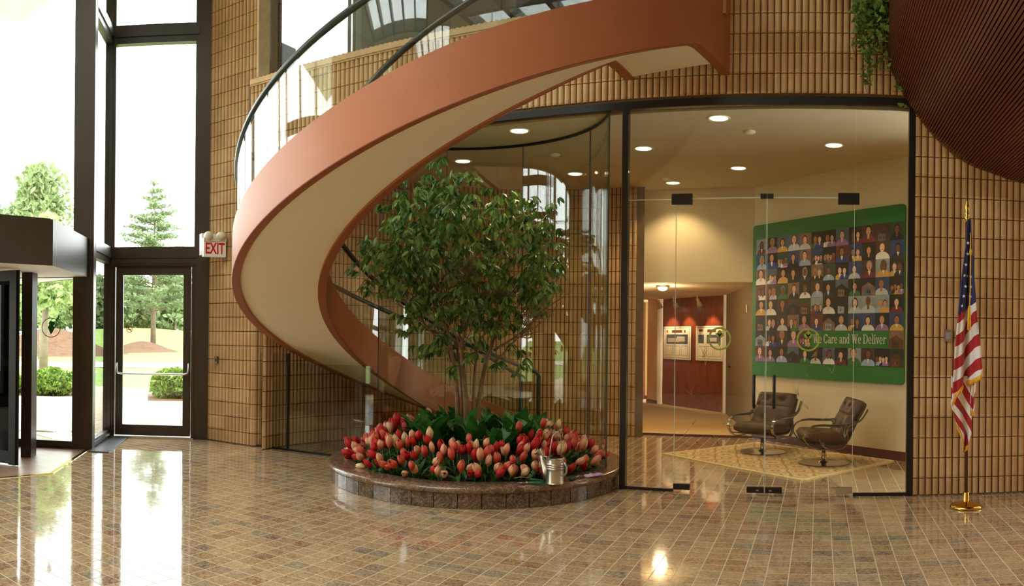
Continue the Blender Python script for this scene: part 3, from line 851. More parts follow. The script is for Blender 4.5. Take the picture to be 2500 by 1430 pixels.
m_ = MB(); m_.tube([(0, 0, 0), (0, 0, 2.05)], .05, 12); m_.obj('shaft', M_BRONZE, rv, smooth=True)
# dark curved drum wall on the far side
m_ = MB()
for r, fl in ((1.60, False), (1.63, True)):
    m_.grid(lambda u, v: (r*cos(radians(150+100*u)), r*sin(radians(150+100*u)), v*2.05), 18, 1, 0, fl)
m_.obj('drum_wall', M_BRONZE, rv, smooth=True)

# floor grille along the return glazing
m_ = MB(); m_.obox(PA, NN, D1, (.02, 1.36), (.05, .30), (-.002, .010)); gm = m_.obj('floor_grille', plain('grey_grille', srgb(70, 72, 74), .5), None)
tag(gm, 'narrow dark grey floor grille along the glass beside the side door', 'grille')
m_ = MB()
for k in range(9): m_.obox(PA, NN, D1, (.03, 1.35), (.062+k*.026, .076+k*.026), (.010, .0125))
m_.obj('grille_bar', plain('dark_grille_bar', srgb(44, 46, 48), .4, .4), gm)

# ================================================================== EXIT SIGN with emergency lamps
def text_mesh(body, size, bold=0.0, depth=.0015, name='text'):
    cu = bpy.data.curves.new(name, 'FONT'); cu.body = body; cu.size = size; cu.extrude = depth; cu.offset = bold
    cu.align_x = 'CENTER'; cu.align_y = 'CENTER'
    o = bpy.data.objects.new(name, cu); col.objects.link(o)
    dg = bpy.context.evaluated_depsgraph_get(); dg.update()
    me = bpy.data.meshes.new_from_object(o.evaluated_get(dg)); me.name = name
    bpy.data.objects.remove(o); return me
ES = (-6.90, 6.76); ang = radians(62)          # front of the sign turned towards the hall
ex_s = thing('exit_sign', 'white EXIT sign with red letters and two emergency lamps on the brick pier', 'sign', (ES[0], ES[1], 2.36), ang)
M_SIGN = plain('white_enamel', srgb(240, 236, 226), .4, var=.02)
m_ = MB(); m_.box(-.145, .145, -.03, .05, 0, .195); m_.obj('housing', M_SIGN, ex_s)
m_ = MB(); m_.box(-.15, .15, .05, .16, .03, .30); m_.obj('mount', M_SIGN, ex_s)
me = text_mesh('EXIT', .20, .004); me.materials.append(plain('exit_red', srgb(206, 24, 30), .45, var=.02))
put('lettering', me, (0, -.0315, .098), parent=ex_s, rot=(pi/2, 0, 0), scale=(.62, .98, 1))
M_IVORY = plain('ivory_plastic', srgb(226, 216, 190), .4, var=.02); M_LENS = plain('lamp_lens', srgb(206, 206, 202), .12, .6)
m_ = MB(); m_.box(-.15, .15, -.04, .08, .195, .235); m_.obj('lamp_base', M_IVORY, ex_s)
for sx in (-.085, .085):
    m_ = MB(); m_.lathe([(0, .05), (.03, .05), (.058, .0), (.062, -.02), (.05, -.024)], 20)
    lo = m_.obj('lamp_head', M_IVORY, ex_s, smooth=True); lo.location = (sx, -.035, .265); lo.rotation_euler = (radians(72), 0, sx*2.5)
    m_ = MB(); m_.sphere((0, 0, -.022), (.046, .046, .010), 16, 6); l2 = m_.obj('lens', M_LENS, lo, smooth=True)
# little switch plate on the pier and keypad plate by the flag
m_ = MB(); m_.box(-.025, .025, -.03, 0, 0, .095); o = m_.obj('switch_plate', plain('olive_brass_plate', srgb(110, 96, 56), .4, .5)); o.location = (-7.0, PF, 1.0)
tag(o, 'small brass key switch plate on the brick pier', 'switch')
m_ = MB(); m_.box(-.008, .008, -.036, -.03, .03, .065); m_.obj('toggle', M_BLACKM, o)
m_ = MB(); m_.box(-.035, .035, -.04, 0, 0, .105); o = m_.obj('wall_plate', M_STEEL); o.location = (1.15, YW-.006, 1.385)
tag(o, 'grey metal wall plate on the brick behind the flag', 'wall plate')
m_ = MB(); m_.box(-.022, .022, -.044, -.04, .02, .085); m_.obj('plate_insert', plain('plate_grey', srgb(150, 150, 146), .5), o)

# ================================================================== MAHOGANY SLATTED BULKHEAD (upper right)
prof = [(.570, 5.6), (.566, 4.9), (.566, 4.3), (.579, 3.93), (.66, 3.71), (.794, 3.495), (.96, 3.275), (1.164, 3.086), (1.34, 2.985), (1.546, 2.92), (1.70, 2.875), (1.858, 2.844), (2.1, 2.81), (2.4, 2.78), (2.75, 2.76)]
def cat(p0, p1, p2, p3, t_):
    return tuple(.5*((2*b)+(-a+c)*t_+(2*a-5*b+4*c-d)*t_*t_+(-a+3*b-3*c+d)*t_**3) for a, b, c, d in zip(p0, p1, p2, p3))
fine = []
for i in range(len(prof)-1):
    p = [prof[max(0, i-1)], prof[i], prof[i+1], prof[min(len(prof)-1, i+2)]]
    for k in range(24): fine.append(cat(*p, k/24))
fine.append(prof[-1])
bh = thing('slatted_bulkhead', 'curved mahogany slatted bulkhead overhanging beside the brick wall', 'bulkhead', (1.6, 4.2, 2.76))
m_ = MB(); Y0_, Y1_ = .6, 6.76
vs = [(x-1.6+.03, Y0_-4.2, z-2.76+.03) for x, z in fine[::6]]+[(x-1.6+.03, Y1_-4.2, z-2.76+.03) for x, z in fine[::6]]
k_ = len(fine[::6]); m_.add(vs, [(i, i+1, k_+i+1, k_+i) for i in range(k_-1)]); m_.obj('backing', M_SLATBACK, bh, smooth=True)
acc = 0; pitch = .0255; nxt = 0
sl = MB(); sl.box(-.0085, .0085, Y0_-4.2, Y1_-4.2, -.004, .030); slm = sl.mesh('slat', M_SLAT)
for i in range(1, len(fine)):
    d_ = hypot(fine[i][0]-fine[i-1][0], fine[i][1]-fine[i-1][1]); tx_, tz_ = (fine[i][0]-fine[i-1][0])/d_, (fine[i][1]-fine[i-1][1])/d_
    while nxt <= acc+d_:
        e = nxt-acc; nxt += pitch
        put('slat', slm, (fine[i-1][0]+tx_*e-1.6, 0, fine[i-1][1]+tz_*e-2.76), parent=bh, rot=(0, -atan2(tz_, tx_), 0))
    acc += d_

# ================================================================== IVY hanging from the bulkhead
M_IVY = leafmat('ivy_leaf', srgb(72, 112, 44), srgb(158, 188, 102), .4, .3)
M_IVYS = plain('ivy_stem', srgb(70, 78, 36), .7)
def ivy_leaf():
    m_ = MB(); P = [(0, 0), (.45, -.12), (.55, .22), (.30, .38), (.28, .62), (0, 1.0), (-.28, .62), (-.30, .38), (-.55, .22), (-.45, -.12)]
    m_.add([(x, y, -.12*abs(x)-.08*y*y) for x, y in P]+[(0, .35, .03)], [(10, i, (i+1) % 10) for i in range(10)]); return m_
IVM = ivy_leaf().mesh('leaf', M_IVY)
rnd = random.Random(21)
iv = thing('hanging_ivy', 'green ivy trailing down from the slatted bulkhead beside the wall', 'plant', (.46, 6.62, 4.5))
def strand(x, y, z, L, par, wob):
    pts_ = []; n = max(4, int(L/.08)); ph = rnd.uniform(0, 6)
    for i in range(n+1):
        u = i/n; pts_.append((x+wob*sin(ph+u*4)*u+.02*sin(u*19+ph), y+.03*cos(u*9+ph)-.04*u, z-L*u))
    return pts_
cnt = 0; stems = MB(); leaves_extra = MB(); src = ivy_leaf()
specs = []
for k in range(30):
    specs.append((rnd.uniform(.27, .60), rnd.uniform(6.45, 6.72), 4.75, rnd.choice((.45, .55, .7, .75, .85, .95))*rnd.uniform(.85, 1.1), rnd.uniform(.01, .05)))
specs += [(.36, 6.62, 4.75, 1.12, .04), (.40, 6.62, 4.75, 1.22, .03), (.30, 6.66, 4.75, .8, .07), (.10, 6.7, 4.75, .28, .05), (.15, 6.7, 4.75, .33, .04), (.62, 6.60, 4.75, .55, .05)]
specs += [(.70, 6.74, 3.98, .38, .06), (.66, 6.74, 3.93, .30, .08), (.76, 6.72, 3.75, .30, .05)]
for (x, y, z, L, wob) in specs:
    pts_ = strand(x, y, z, L, None, wob); stems.tube([(p[0]-.46, p[1]-6.62, p[2]-4.5) for p in pts_], .0025, 4)
    per = 20 if z > 4.5 else 14
    for k in range(int(L*per*2.2)):
        u = rnd.random(); p = pts_[min(len(pts_)-1, int(u*len(pts_)))]
        s_ = rnd.uniform(.045, .078)*(1.12-.35*u)
        rot = (rnd.uniform(1.9, 3.6), rnd.uniform(-.6, .6), rnd.uniform(-2.6, 2.6)); loc = (p[0]-.46+rnd.uniform(-.04, .04), p[1]-6.62+rnd.uniform(-.05, .02), p[2]-4.5+rnd.uniform(-.03, .03))
        if cnt < 300: put('leaf', IVM, loc, parent=iv, rot=rot, scale=s_); cnt += 1
        else:
            from mathutils import Euler
            mt = Matrix.Translation(loc) @ Euler(rot).to_matrix().to_4x4() @ Matrix.Scale(s_, 4)
            leaves_extra.add([mt @ Vector(v) for v in src.v], src.f)
stuff(stems.obj('stems', M_IVYS, iv))
if leaves_extra.v: stuff(leaves_extra.obj('leaf_mass', M_IVY, iv))

# ================================================================== FLAG
fl_ = thing('flag_on_stand', 'furled striped flag with gold fringe on a brass stand', 'flag', (1.23, 6.26, 0))
m_ = MB(); m_.lathe([(0, 0), (.135, 0), (.14, .012), (.13, .026), (.07, .042), (.045, .05), (.03, .055), (0, .055)], 32)
m_.obj('base', M_BRASS, fl_, smooth=True)
m_ = MB(); m_.lathe([(.03, .05), (.026, .06), (.026, .125), (.022, .13), (.0, .13)], 20); m_.obj('socket', M_BRASS, fl_, smooth=True)
m_ = MB(); m_.tube([(0, 0, .11), (-.004, 0, 1.2), (-.012, 0, 2.42)], .0145, 10); m_.obj('pole', wood('dark_pole', srgb(66, 30, 16), srgb(96, 48, 26), .3), fl_, smooth=True)
m_ = MB(); m_.lathe([(.0145, 2.40), (.02, 2.42), (.012, 2.44), (.018, 2.455), (.01, 2.47), (.021, 2.50), (.012, 2.545), (.004, 2.585), (0, 2.59)], 14, c=(-.012, 0, 0)); m_.obj('finial', M_BRASS, fl_, smooth=True)
# cloth: three hanging folds; stripe position is carried in a UV layer
def flag_material():
    t = NT('striped_flag_cloth'); uv = t.n('UVMap'); uv.uv_map = 'stripe'
    sx = t.n('SeparateXYZ'); t.l(uv.outputs[0], sx.inputs[0])
    st = t.math('GREATER_THAN', t.math('FRACT', sx.outputs[0]), .5)
    c = t.mix(st, srgb(232, 226, 222), srgb(172, 34, 38))
    c = t.mix(t.math('LESS_THAN', sx.outputs[1], .5), c, srgb(36, 42, 92))
    w = t.noise(140, t.objc(), 2)
    c = t.mix(.15, c, t.mix(w, (.5, .5, .5, 1), (1, 1, 1, 1)), 'MULTIPLY')
    t.princ(c, .75, 0, .3, Sheen_Weight=.3); return t.mat
M_FLAG = flag_material(); M_FRINGE = plain('gold_fringe', srgb(222, 160, 24), .7, var=.25, scale=80)
def cloth(name, left, right, top, bot, depth, slope, scale_, off, canton, nu=36, nv=70, yoff=0.0, waves=2.5, ph=0.0):
    """left/right/bot(u): silhouette functions; slope tilts the stripes"""
    m_ = MB(); uvs = []
    def P(u, v):
        zt, zbm = top(u), bot(u); z = zt+(zbm-zt)*v
        x = left(z)+(right(z)-left(z))*u
        wv = waves*pi*(u)+ph+.5*v
        y = yoff-depth*(.35+.65*v)*(sin(wv)*.6+.5*sin(2.3*wv+1.0)*.5)
        return (x, y, z)
    m_.grid(P, nu, nv)
    me = m_.mesh(name, M_FLAG, smooth=True); uvl = me.uv_layers.new(name='stripe')
    for lp in me.loops:
        i = lp.vertex_index; u, v = (i // (nv+1))/nu, (i % (nv+1))/nv
        x, y, z = m_.v[i]
        s_ = (off-z+slope(u))*scale_
        uvl.data[lp.index].uv = (s_, 0.0 if canton and (z > canton(u)) else 1.0)
    o = link(bpy.data.objects.new(name, me), fl_)
    md = o.modifiers.new('thickness', 'SOLIDIFY'); md.thickness = .003
    return o, P, nu, nv
lerp = lambda a, b, t_: a+(b-a)*max(0, min(1, t_))
def pw(tab):
    def f_(z):
        for (z0, v0), (z1, v1) in zip(tab, tab[1:]):
            if z0 >= z >= z1: return v0+(v1-v0)*(z0-z)/(z0-z1)
        return tab[0][1] if z > tab[0][0] else tab[-1][1]
    return f_
Lf = pw([(2.42, -.022), (2.2, -.035), (1.9, -.072), (1.6, -.100), (1.3, -.125), (1.0, -.142), (.85, -.150), (.4, -.09)])
Rf = pw([(2.42, .004), (2.2, .012), (1.9, .034), (1.6, .055), (1.3, .090), (1.15, .105), (.8, .09)])
main = cloth('cloth', Lf, Rf, lambda u: 2.40, lambda u: .875+.285*u+.04*sin(u*5), .075, lambda u: .20*u-.02*sin(u*6), 5.2, 1.535, lambda u: 1.60+.12*u, waves=2.6, yoff=-.075)
back = cloth('cloth_fold', pw([(1.1, -.145), (.87, -.15), (.62, -.075), (.40, -.055)]), pw([(1.1, .05), (.87, .035), (.62, .03), (.40, -.035)]), lambda u: 1.10, lambda u: .70-.28*sin(min(1, u*1.35)*pi*.5)*(1.0-.35*u)-.0, .05, lambda u: -.28*u, 5.2, 1.30, None, 24, 40, -.05, 1.6, .8)
side = cloth('cloth_fold', pw([(1.2, .02), (.75, .018)]), pw([(1.2, .075), (.75, .058)]), lambda u: 1.18, lambda u: .80-.015*u, .03, lambda u: .1*u, 5.2, 1.35, None, 10, 24, -.035, 1.2, .3)
for (o, P, nu, nv) in (main, back, side):
    m_ = MB(); n = 40
    m_.grid(lambda u, v: (P(u, 1)[0], P(u, 1)[1]-.004, P(u, 1)[2]+.014-.042*v), n, 1)
    fr = m_.obj('fringe', M_FRINGE, fl_, smooth=True); md = fr.modifiers.new('thickness', 'SOLIDIFY'); md.thickness = .006
stm = MB(); vs = []
for i in range(10):
    a = pi/2+2*pi*i/10; rr_ = .0165 if i % 2 == 0 else .0165*.4
    vs.append((rr_*cos(a), 0, rr_*sin(a)))
stm.add(vs+[(0, -.001, 0)], [(10, (i+1) % 10, i) for i in range(10)])
STAR = stm.mesh('star', plain('star_white', srgb(232, 230, 226), .7))
for (u, z) in ((.2, 1.68), (.25, 1.76), (.33, 1.84), (.22, 1.93), (.75, 1.84), (.78, 1.92), (.45, 1.93), (.25, 2.02), (.7, 1.76), (.35, 2.11), (.3, 2.2)):
    x = Lf(z)+(Rf(z)-Lf(z))*u
    v = (2.40-z)/(2.40-main[1](u, 1)[2]); yy = main[1](u, v)[1]
    put('star', STAR, (x, yy-.006, z), parent=fl_)
M_CORD = plain('gold_cord', srgb(226, 170, 30), .6, var=.2, scale=60)
m_ = MB(); m_.tube([(-.03, -.03, 2.385), (-.012, -.04, 2.41), (.01, -.035, 2.38), (-.004, -.12, 2.2), (-.006, -.135, 2.10), (-.01, -.16, 1.85), (-.02, -.175, 1.62)], .0055, 6)
m_.sphere((-.005, -.135, 2.12), (.012, .012, .03), 8, 6)
m_.obj('cord', M_CORD, fl_, smooth=True)
m_ = MB(); m_.lathe([(.004, .06), (.012, .04), (.010, .03), (.014, -.02), (.016, -.14), (0, -.14)], 10, c=(-.021, -.175, 1.62)); m_.obj('tassel', M_CORD, fl_, smooth=True)
# ================================================================== PLANTER CONTENTS
from mathutils import Euler
def soilz(r): return .30-.03*r/.5 if r < .5 else (.27-.07*(r-.5)/.45 if r < .95 else .20-.06*(r-.95)/.29)
# ---- tulips
def tulip_head(seed, openn):
    rr = random.Random(seed); m_ = MB()
    for k in range(6):
        a = 2*pi*k/6+rr.uniform(-.1, .1); inn = k % 2
        R = .019 if not inn else .016; Hh = .062*rr.uniform(.92, 1.1)
        n = 5; vs = []
        for j in range(n+1):
            v = j/n
            prof = sin(pi*min(1, v*.86+.10))**.75*(1+openn*v*v)
            rad = R*prof; wid = .019*sin(pi*(v*.80+.15))**.8*(1 if v < .99 else .2)
            for s_ in (-1, -.4, .4, 1):
                bend = 1-.18*abs(s_)**2
                an = a+s_*wid/max(.012, R)*.9
                vs.append((rad*bend*cos(an), rad*bend*sin(an), Hh*v-.004*abs(s_)))
        fs = []
        for j in range(n):
            for q_ in range(3): fs.append((j*4+q_, j*4+q_+1, (j+1)*4+q_+1, (j+1)*4+q_))
        m_.add(vs, fs)
    return m_
def petalmat(name, c1, c2, c3):
    t = NT(name); tc = t.n('TexCoord'); sp_ = t.n('SeparateXYZ'); t.l(tc.outputs['Object'], sp_.inputs[0])
    h = t.math('MULTIPLY', sp_.outputs[2], 18.0)
    f = t.math('ADD', t.math('MULTIPLY', h, .7), t.math('MULTIPLY', t.noise(60, tc.outputs['Object'], 3), .35))
    base = t.ramp(f, [(.15, c1), (.55, c2), (.95, c3)])
    p = t.princ(base, .45, 0, .35); tl = t.n('BsdfTranslucent'); t.l(base, tl.inputs[0])
    mx = t.n('MixShader'); mx.inputs[0].default_value = .25
    t.l(p.outputs[0], mx.inputs[1]); t.l(tl.outputs[0], mx.inputs[2]); t.l(mx.outputs[0], t.out.inputs[0]); return t.mat
KINDS = [('red', petalmat('red_petal', srgb(170, 26, 34), srgb(206, 40, 46), srgb(222, 60, 56)), 'deep red'),
         ('coral', petalmat('coral_petal', srgb(206, 74, 58), srgb(226, 96, 76), srgb(236, 128, 100)), 'coral'),
         ('peach', petalmat('peach_petal', srgb(226, 130, 98), srgb(240, 174, 136), srgb(246, 198, 158)), 'peach'),
         ('cream', petalmat('cream_peach_petal', srgb(232, 168, 110), srgb(246, 208, 158), srgb(250, 222, 176)), 'pale cream-peach')]
M_STEM = plain('tulip_stem', srgb(92, 128, 58), .6)
M_TLEAF = leafmat('tulip_leaf', srgb(36, 80, 32), srgb(80, 124, 56), .45, .2)
HEADS = [[tulip_head(10*i+j, (.0, .25, .6)[j]).mesh('blossom', KINDS[i][1], smooth=True) for j in range(3)] for i in range(4)]
def blade(L, W, bend, fold=.25, n=6, twist=0.0):
    m_ = MB(); vs = []
    for j in range(n+1):
        v = j/n; w = W*(sin(pi*(v*.9+.07))**.8)*(1 if v < .999 else .03); a = bend*v
        y = L*(sin(a)/bend if abs(bend) > 1e-3 else v); z = L*((1-cos(a))/bend if abs(bend) > 1e-3 else 0)
        # runs up z, bends to +x
        cx_, cz_ = z, y
        for s_ in (-1, 0, 1):
            vs.append((cx_-fold*w*abs(s_)*cos(a), s_*w, cz_+fold*w*abs(s_)*sin(a)))
    fs = []
    for j in range(n):
        for q_ in range(2): fs.append((j*3+q_, j*3+q_+1, (j+1)*3+q_+1, (j+1)*3+q_))
    m_.add(vs, fs); return m_
TLEAF = [blade(L, .019, b).mesh('leaf', M_TLEAF, smooth=True) for L, b in ((.15, .7), (.18, 1.1), (.13, 1.5))]
STEMS = {}
def stem_mesh(h):
    k = round(h, 2)
    if k not in STEMS:
        m_ = MB(); m_.tube([(0, 0, 0), (.002, 0, k*.5), (0, 0, k+.004)], .0032, 5); STEMS[k] = m_.mesh('stem', M_STEM, smooth=True)
    return STEMS[k], k
rnd = random.Random(5); spots = []
tries = 0
while len(spots) < 250 and tries < 30000:
    tries += 1
    a = rnd.uniform(-pi*1.12, pi*.12); r = rnd.uniform(.66, 1.215)
    ca = -cos(a+pi/2)
    x, y = r*cos(a), r*sin(a)
    front = -sin(a)
    if front > .55 and r < .80: continue
    if hypot(PC[0]+x+2.14, PC[1]+y-5.9) < .13: continue
    if hypot(PC[0]+x-GC[0], PC[1]+y-GC[1]) > 1.42 and PC[1]+y > 6.7: continue
    if any((x-p[0])**2+(y-p[1])**2 < .053**2 for p in spots): continue
    spots.append((x, y, r, front))
for k, (x, y, r, front) in enumerate(spots):
    kind = rnd.choices((0, 1, 2, 3), (.34, .28, .24, .14))[0]
    h = rnd.uniform(.10, .19)+max(0, 1.05-r)*.28
    if r > 1.1: h = rnd.uniform(.07, .14)
    z0 = soilz(r)-.005
    nm, mt, word = KINDS[kind]
    wx, wy = PC[0]+x, PC[1]+y; dc = hypot(wx+2.135, wy-5.935)
    if dc < .30: zone = 'beside the watering can'
    elif wx > -2.45 and wy > 6.0: zone = 'near the lilac glove and curved glass end'
    elif wx < -4.05: zone = 'at the stair side of the planter bed'
    elif r > 1.09: zone = 'leaning over the marble planter rim'
    elif r < .84: zone = 'close to the broad-leaved plants'
    else: zone = 'in the middle ring of the planter bed'
    t_ = thing('tulip', '%s tulip %s' % (word, zone), 'tulip', (wx, wy, z0), rnd.uniform(0, 6.28), '%s tulips %s' % (word, zone))
    lean = rnd.uniform(.05, .35)+(.35 if r > 1.08 else 0)
    out = atan2(y, x)-t_.rotation_euler[2]
    sm, hh = stem_mesh(h)
    rot = Euler((0, lean, 0)).to_matrix(); rz = Matrix.Rotation(out+rnd.uniform(-.7, .7), 3, 'Z')
    R3 = (rz @ rot)
    put('stem', sm, (0, 0, 0), parent=t_, rot=R3.to_euler())
    tip = R3 @ Vector((0, 0, hh))
    put('blossom', HEADS[kind][rnd.randrange(3)], tip, parent=t_, rot=(rz @ Euler((0, lean*rnd.uniform(.8, 2.4), rnd.uniform(-.5, .5))).to_matrix()).to_euler(), scale=rnd.uniform(1.5, 1.95))
    for q_ in range(3):
        put('leaf', TLEAF[rnd.randrange(3)], (0, 0, 0), parent=t_, rot=(rnd.uniform(-.2, .2), rnd.uniform(.1, .5), rnd.uniform(0, 6.28)), scale=rnd.uniform(.8, 1.15))
# ---- broad leaved plants round the tree
M_BLEAF = leafmat('broad_leaf', srgb(28, 82, 32), srgb(72, 134, 54), .3, .2)
BL = [blade(L, W, b, .22, 8).mesh('leaf', M_BLEAF, smooth=True) for L, W, b in ((.34, .045, .5), (.38, .05, .9), (.30, .042, 1.5), (.26, .04, .3))]
rnd = random.Random(11)
for k in range(17):
    a = 2*pi*k/17+rnd.uniform(-.15, .15); r = rnd.uniform(.30, .62)
    if k % 3 == 0: r = rnd.uniform(.55, .72)
    x, y = PC[0]+r*cos(a), PC[1]+r*sin(a)
    if hypot(x-GC[0], y-GC[1]) > 1.38: continue
    where = 'behind the ficus trunks by the curved glass' if sin(a) > .45 else ('on the stair side of the ficus trunks' if cos(a) < -.6 else ('on the glass door side of the ficus trunks' if cos(a) > .6 else 'in front of the ficus trunks'))
    t_ = thing('leafy_plant', 'dark green broad-leaved plant %s' % where, 'plant', (x, y, soilz(r)-.01), rnd.uniform(0, 6), 'broad-leaved plants %s' % where)
    for q_ in range(13):
        put('leaf', BL[rnd.randrange(4)], (0, 0, 0), parent=t_, rot=(rnd.uniform(-.15, .15), rnd.uniform(0, .45), 2*pi*q_/13+rnd.uniform(-.3, .3)), scale=rnd.uniform(1.0, 1.4))

# ---- ficus tree
TB = Vector((-3.42, 6.80, .27))
tree = thing('ficus_tree', 'leafy ficus tree with several slender trunks growing in the round planter', 'tree', TB)
M_BARK = plain('ficus_bark', srgb(128, 100, 72), .85, var=.25, scale=12, bump=.6)
rnd = random.Random(17)
def crown(p):
    """inside the leafy outline? coordinates: u across the view, z up, w depth"""
    u, w, z = p
    for (cu, cz, ru, rz_) in ((-.30, 2.42, .56, .62), (.35, 2.36, .60, .50), (-.1, 1.80, .70, .62), (.12, 1.45, .45, .42), (-.55, 2.08, .55, .42), (.60, 2.05, .42, .46), (-.22, 2.72, .34, .34), (.62, 2.45, .32, .34), (-.05, 1.28, .38, .24)):
        if ((u-cu)/ru)**2+((z-cz)/rz_)**2+(w/.62)**2 < 1: return True
    return False
vd = Vector((TB.x, TB.y, 0)).normalized(); vr = Vector((vd.y, -vd.x, 0))       # away from and across the view
def W(u, w, z): return vr*u+vd*w+Vector((0, 0, z-TB.z))
tips = []
trunks = [(-.04, .02, -.14, .05, .028), (.0, -.02, .0, -.05, .032), (.04, .03, .30, .10, .030), (-.02, .05, -.06, .12, .020), (.02, .0, .17, .02, .020)]
tm = MB()
ends = []
for (u0, w0, u1, w1, rad) in trunks:
    pts_ = []
    for i in range(9):
        v = i/8; z = .22+v*1.15
        pts_.append(W(u0+(u1-u0)*v+.025*sin(v*5+u0*30), w0+(w1-w0)*v+.02*cos(v*6+w0*30), z))
    m_ = MB(); m_.tube(pts_, [rad*(1-.35*i/8) for i in range(9)], 8); m_.obj('trunk', M_BARK, tree, smooth=True)
    ends.append((u1, w1, 1.37, rad*.6, u1-u0))
brm = MB()
def grow(u, w, z, r, du, dw, dz, depth):
    L = (.46, .36, .28, .2)[depth]*rnd.uniform(.8, 1.2); n = 5; P = [(u, w, z)]
    cu, cw, cz_ = u, w, z; d = Vector((du, dw, dz)).normalized()
    for i in range(n):
        d = (d+Vector((rnd.uniform(-.25, .25), rnd.uniform(-.25, .25), rnd.uniform(-.1, .22)))).normalized()
        cu += d.x*L/n; cw += d.y*L/n; cz_ += d.z*L/n; P.append((cu, cw, cz_))
    brm.tube([W(*p) for p in P], [r*(1-.5*i/n) for i in range(n+1)], 5)
    if depth >= 1: tips.extend(P[1:])
    if depth < 3:
        for k in range(rnd.choice((3, 3, 4))):
            a = rnd.uniform(0, 2*pi); sp_ = rnd.uniform(.5, 1.1)
            q_ = P[rnd.randrange(2, n+1)]
            if q_[2] > 3.0: continue
            grow(*q_, r*.55, d.x+sp_*cos(a), d.y+sp_*sin(a), d.z*.8+.25, depth+1)
for (u1, w1, z1, r, du) in ends:
    for k in range(3): grow(u1, w1, z1-.12*k, r*.8, du*3+rnd.uniform(-.7, .7), rnd.uniform(-.6, .6), .9, 0)
stuff(brm.obj('branches', M_BARK, tree, smooth=True))
M_FLEAF = leafmat('ficus_leaf', srgb(84, 126, 58), srgb(160, 186, 104), .28, .3)
M_FLEAF2 = leafmat('ficus_leaf_dark', srgb(46, 86, 40), srgb(92, 128, 62), .28, .25)
def fleaf():
    m_ = MB(); vs = []; n = 4
    for j in range(n+1):
        v = j/n; w = .2*(sin(pi*(v*.88+.06))**.8)*(1 if j < n else 0.05)
        for s_ in (-1, 0, 1): vs.append((s_*w, v, -.28*v*v+.06*abs(s_)))
    fs = [(j*3+q_, j*3+q_+1, (j+1)*3+q_+1, (j+1)*3+q_) for j in range(n) for q_ in range(2)]
    m_.add(vs, fs); return m_
FL = [fleaf().mesh('leaf', M_FLEAF, smooth=True), fleaf().mesh('leaf', M_FLEAF2, smooth=True)]
lv = []
inc = [p for p in tips if crown((p[0], p[1], p[2]))]
# sprays of drooping leaves on small twigs filling the crown
sprays = []
tries = 0
while len(sprays) < 640 and tries < 60000:
    tries += 1
    p = (rnd.uniform(-1.15, 1.1), rnd.uniform(-.62, .62), rnd.uniform(1.02, 3.12))
    if not crown(p): continue
    # thinner lower down and inside
    if p[2] < 1.5 and rnd.random() < .45: continue
    sprays.append(p)
# lone twig rising above the crown and one lower right twig
sprays += [(-.30, 0, 3.12), (-.26, .02, 3.18), (-.34, 0, 3.02), (.55, 0, 1.10), (.62, .02, 1.16), (.48, 0, 1.04), (.38, .1, 2.78), (.33, .1, 2.72)]
twigs = MB()
for p in sprays:
    a = rnd.uniform(0, 2*pi); L = rnd.uniform(.10, .2); base = W(*p)
    d = Vector((cos(a), sin(a), rnd.uniform(-.25, .45)))
    P = [base+d*(L*i/3)+Vector((0, 0, -.05*(i/3)**2)) for i in range(4)]
    twigs.tube(P, .0022, 3, cap=False)
    for k in range(rnd.randint(7, 9)):
        v = rnd.random(); q_ = base+d*(L*v); sd = a+rnd.choice((-1, 1))*rnd.uniform(.4, 1.3)
        lv.append((q_, (rnd.uniform(-1.1, -.25), rnd.uniform(-.5, .5), sd-pi/2), rnd.uniform(.074, .110), 0 if rnd.random() < .62 else 1))
stuff(twigs.obj('twigs', M_BARK, tree))
lv.sort(key=lambda q_: q_[0].dot(vd))
for (p, rot, s_, m) in lv[:300]: put('leaf', FL[m], p, parent=tree, rot=rot, scale=s_)
src = fleaf(); mass = [MB(), MB()]
for (p, rot, s_, m) in lv[300:]:
    mt = Matrix.Translation(p) @ Euler(rot).to_matrix().to_4x4() @ Matrix.Scale(s_, 4)
    mass[m].add([mt @ Vector(v) for v in src.v], src.f)
both = MB(); both.v = mass[0].v+mass[1].v; n0 = len(mass[0].v)
both.f = mass[0].f+[tuple(i+n0 for i in f) for f in mass[1].f]; both.m = [0]*len(mass[0].f)+[1]*len(mass[1].f)
stuff(both.obj('foliage', [M_FLEAF, M_FLEAF2], tree, smooth=True))

# ---- watering can
ZR = .182
can = thing('watering_can', 'galvanised metal watering can standing on the planter rim', 'watering can', (-2.135, 5.935, ZR), radians(-20))
M_GALV = plain('galvanised_steel', srgb(186, 178, 162), .32, .9, var=.12, scale=14)
m_ = MB()
pr = [(0, 0), (.078, 0), (.082, .004), (.078, .012)]+[(.075, .03), (.075, .10)]
for k in range(3): z = .125+k*.018; pr += [(.075, z-.006), (.0785, z), (.075, z+.006)]
pr += [(.075, .20), (.079, .205), (.075, .21), (.066, .214)]
m_.lathe(pr, 32); m_.obj('body', M_GALV, can, auto=35)
m_ = MB(); m_.lathe([(.075, .208), (.066, .222), (.03, .23)], 24, a0=pi*.5, a1=pi*1.5); m_.obj('hood', M_GALV, can, smooth=True)
m_ = MB(); m_.tube([(-.06, 0, .03), (-.105, 0, .10), (-.145, 0, .19), (-.158, 0, .225)], [.05, .038, .020, .015], 14); m_.obj('spout', M_GALV, can, smooth=True)
m_ = MB(); m_.lathe([(.014, 0), (.038, .035), (.041, .042), (.038, .046), (0, .050)], 20); rs_ = m_.obj('rose', M_GALV, can, auto=40); rs_.location = (-.155, 0, .218); rs_.rotation_euler = (radians(18), radians(-38), 0)
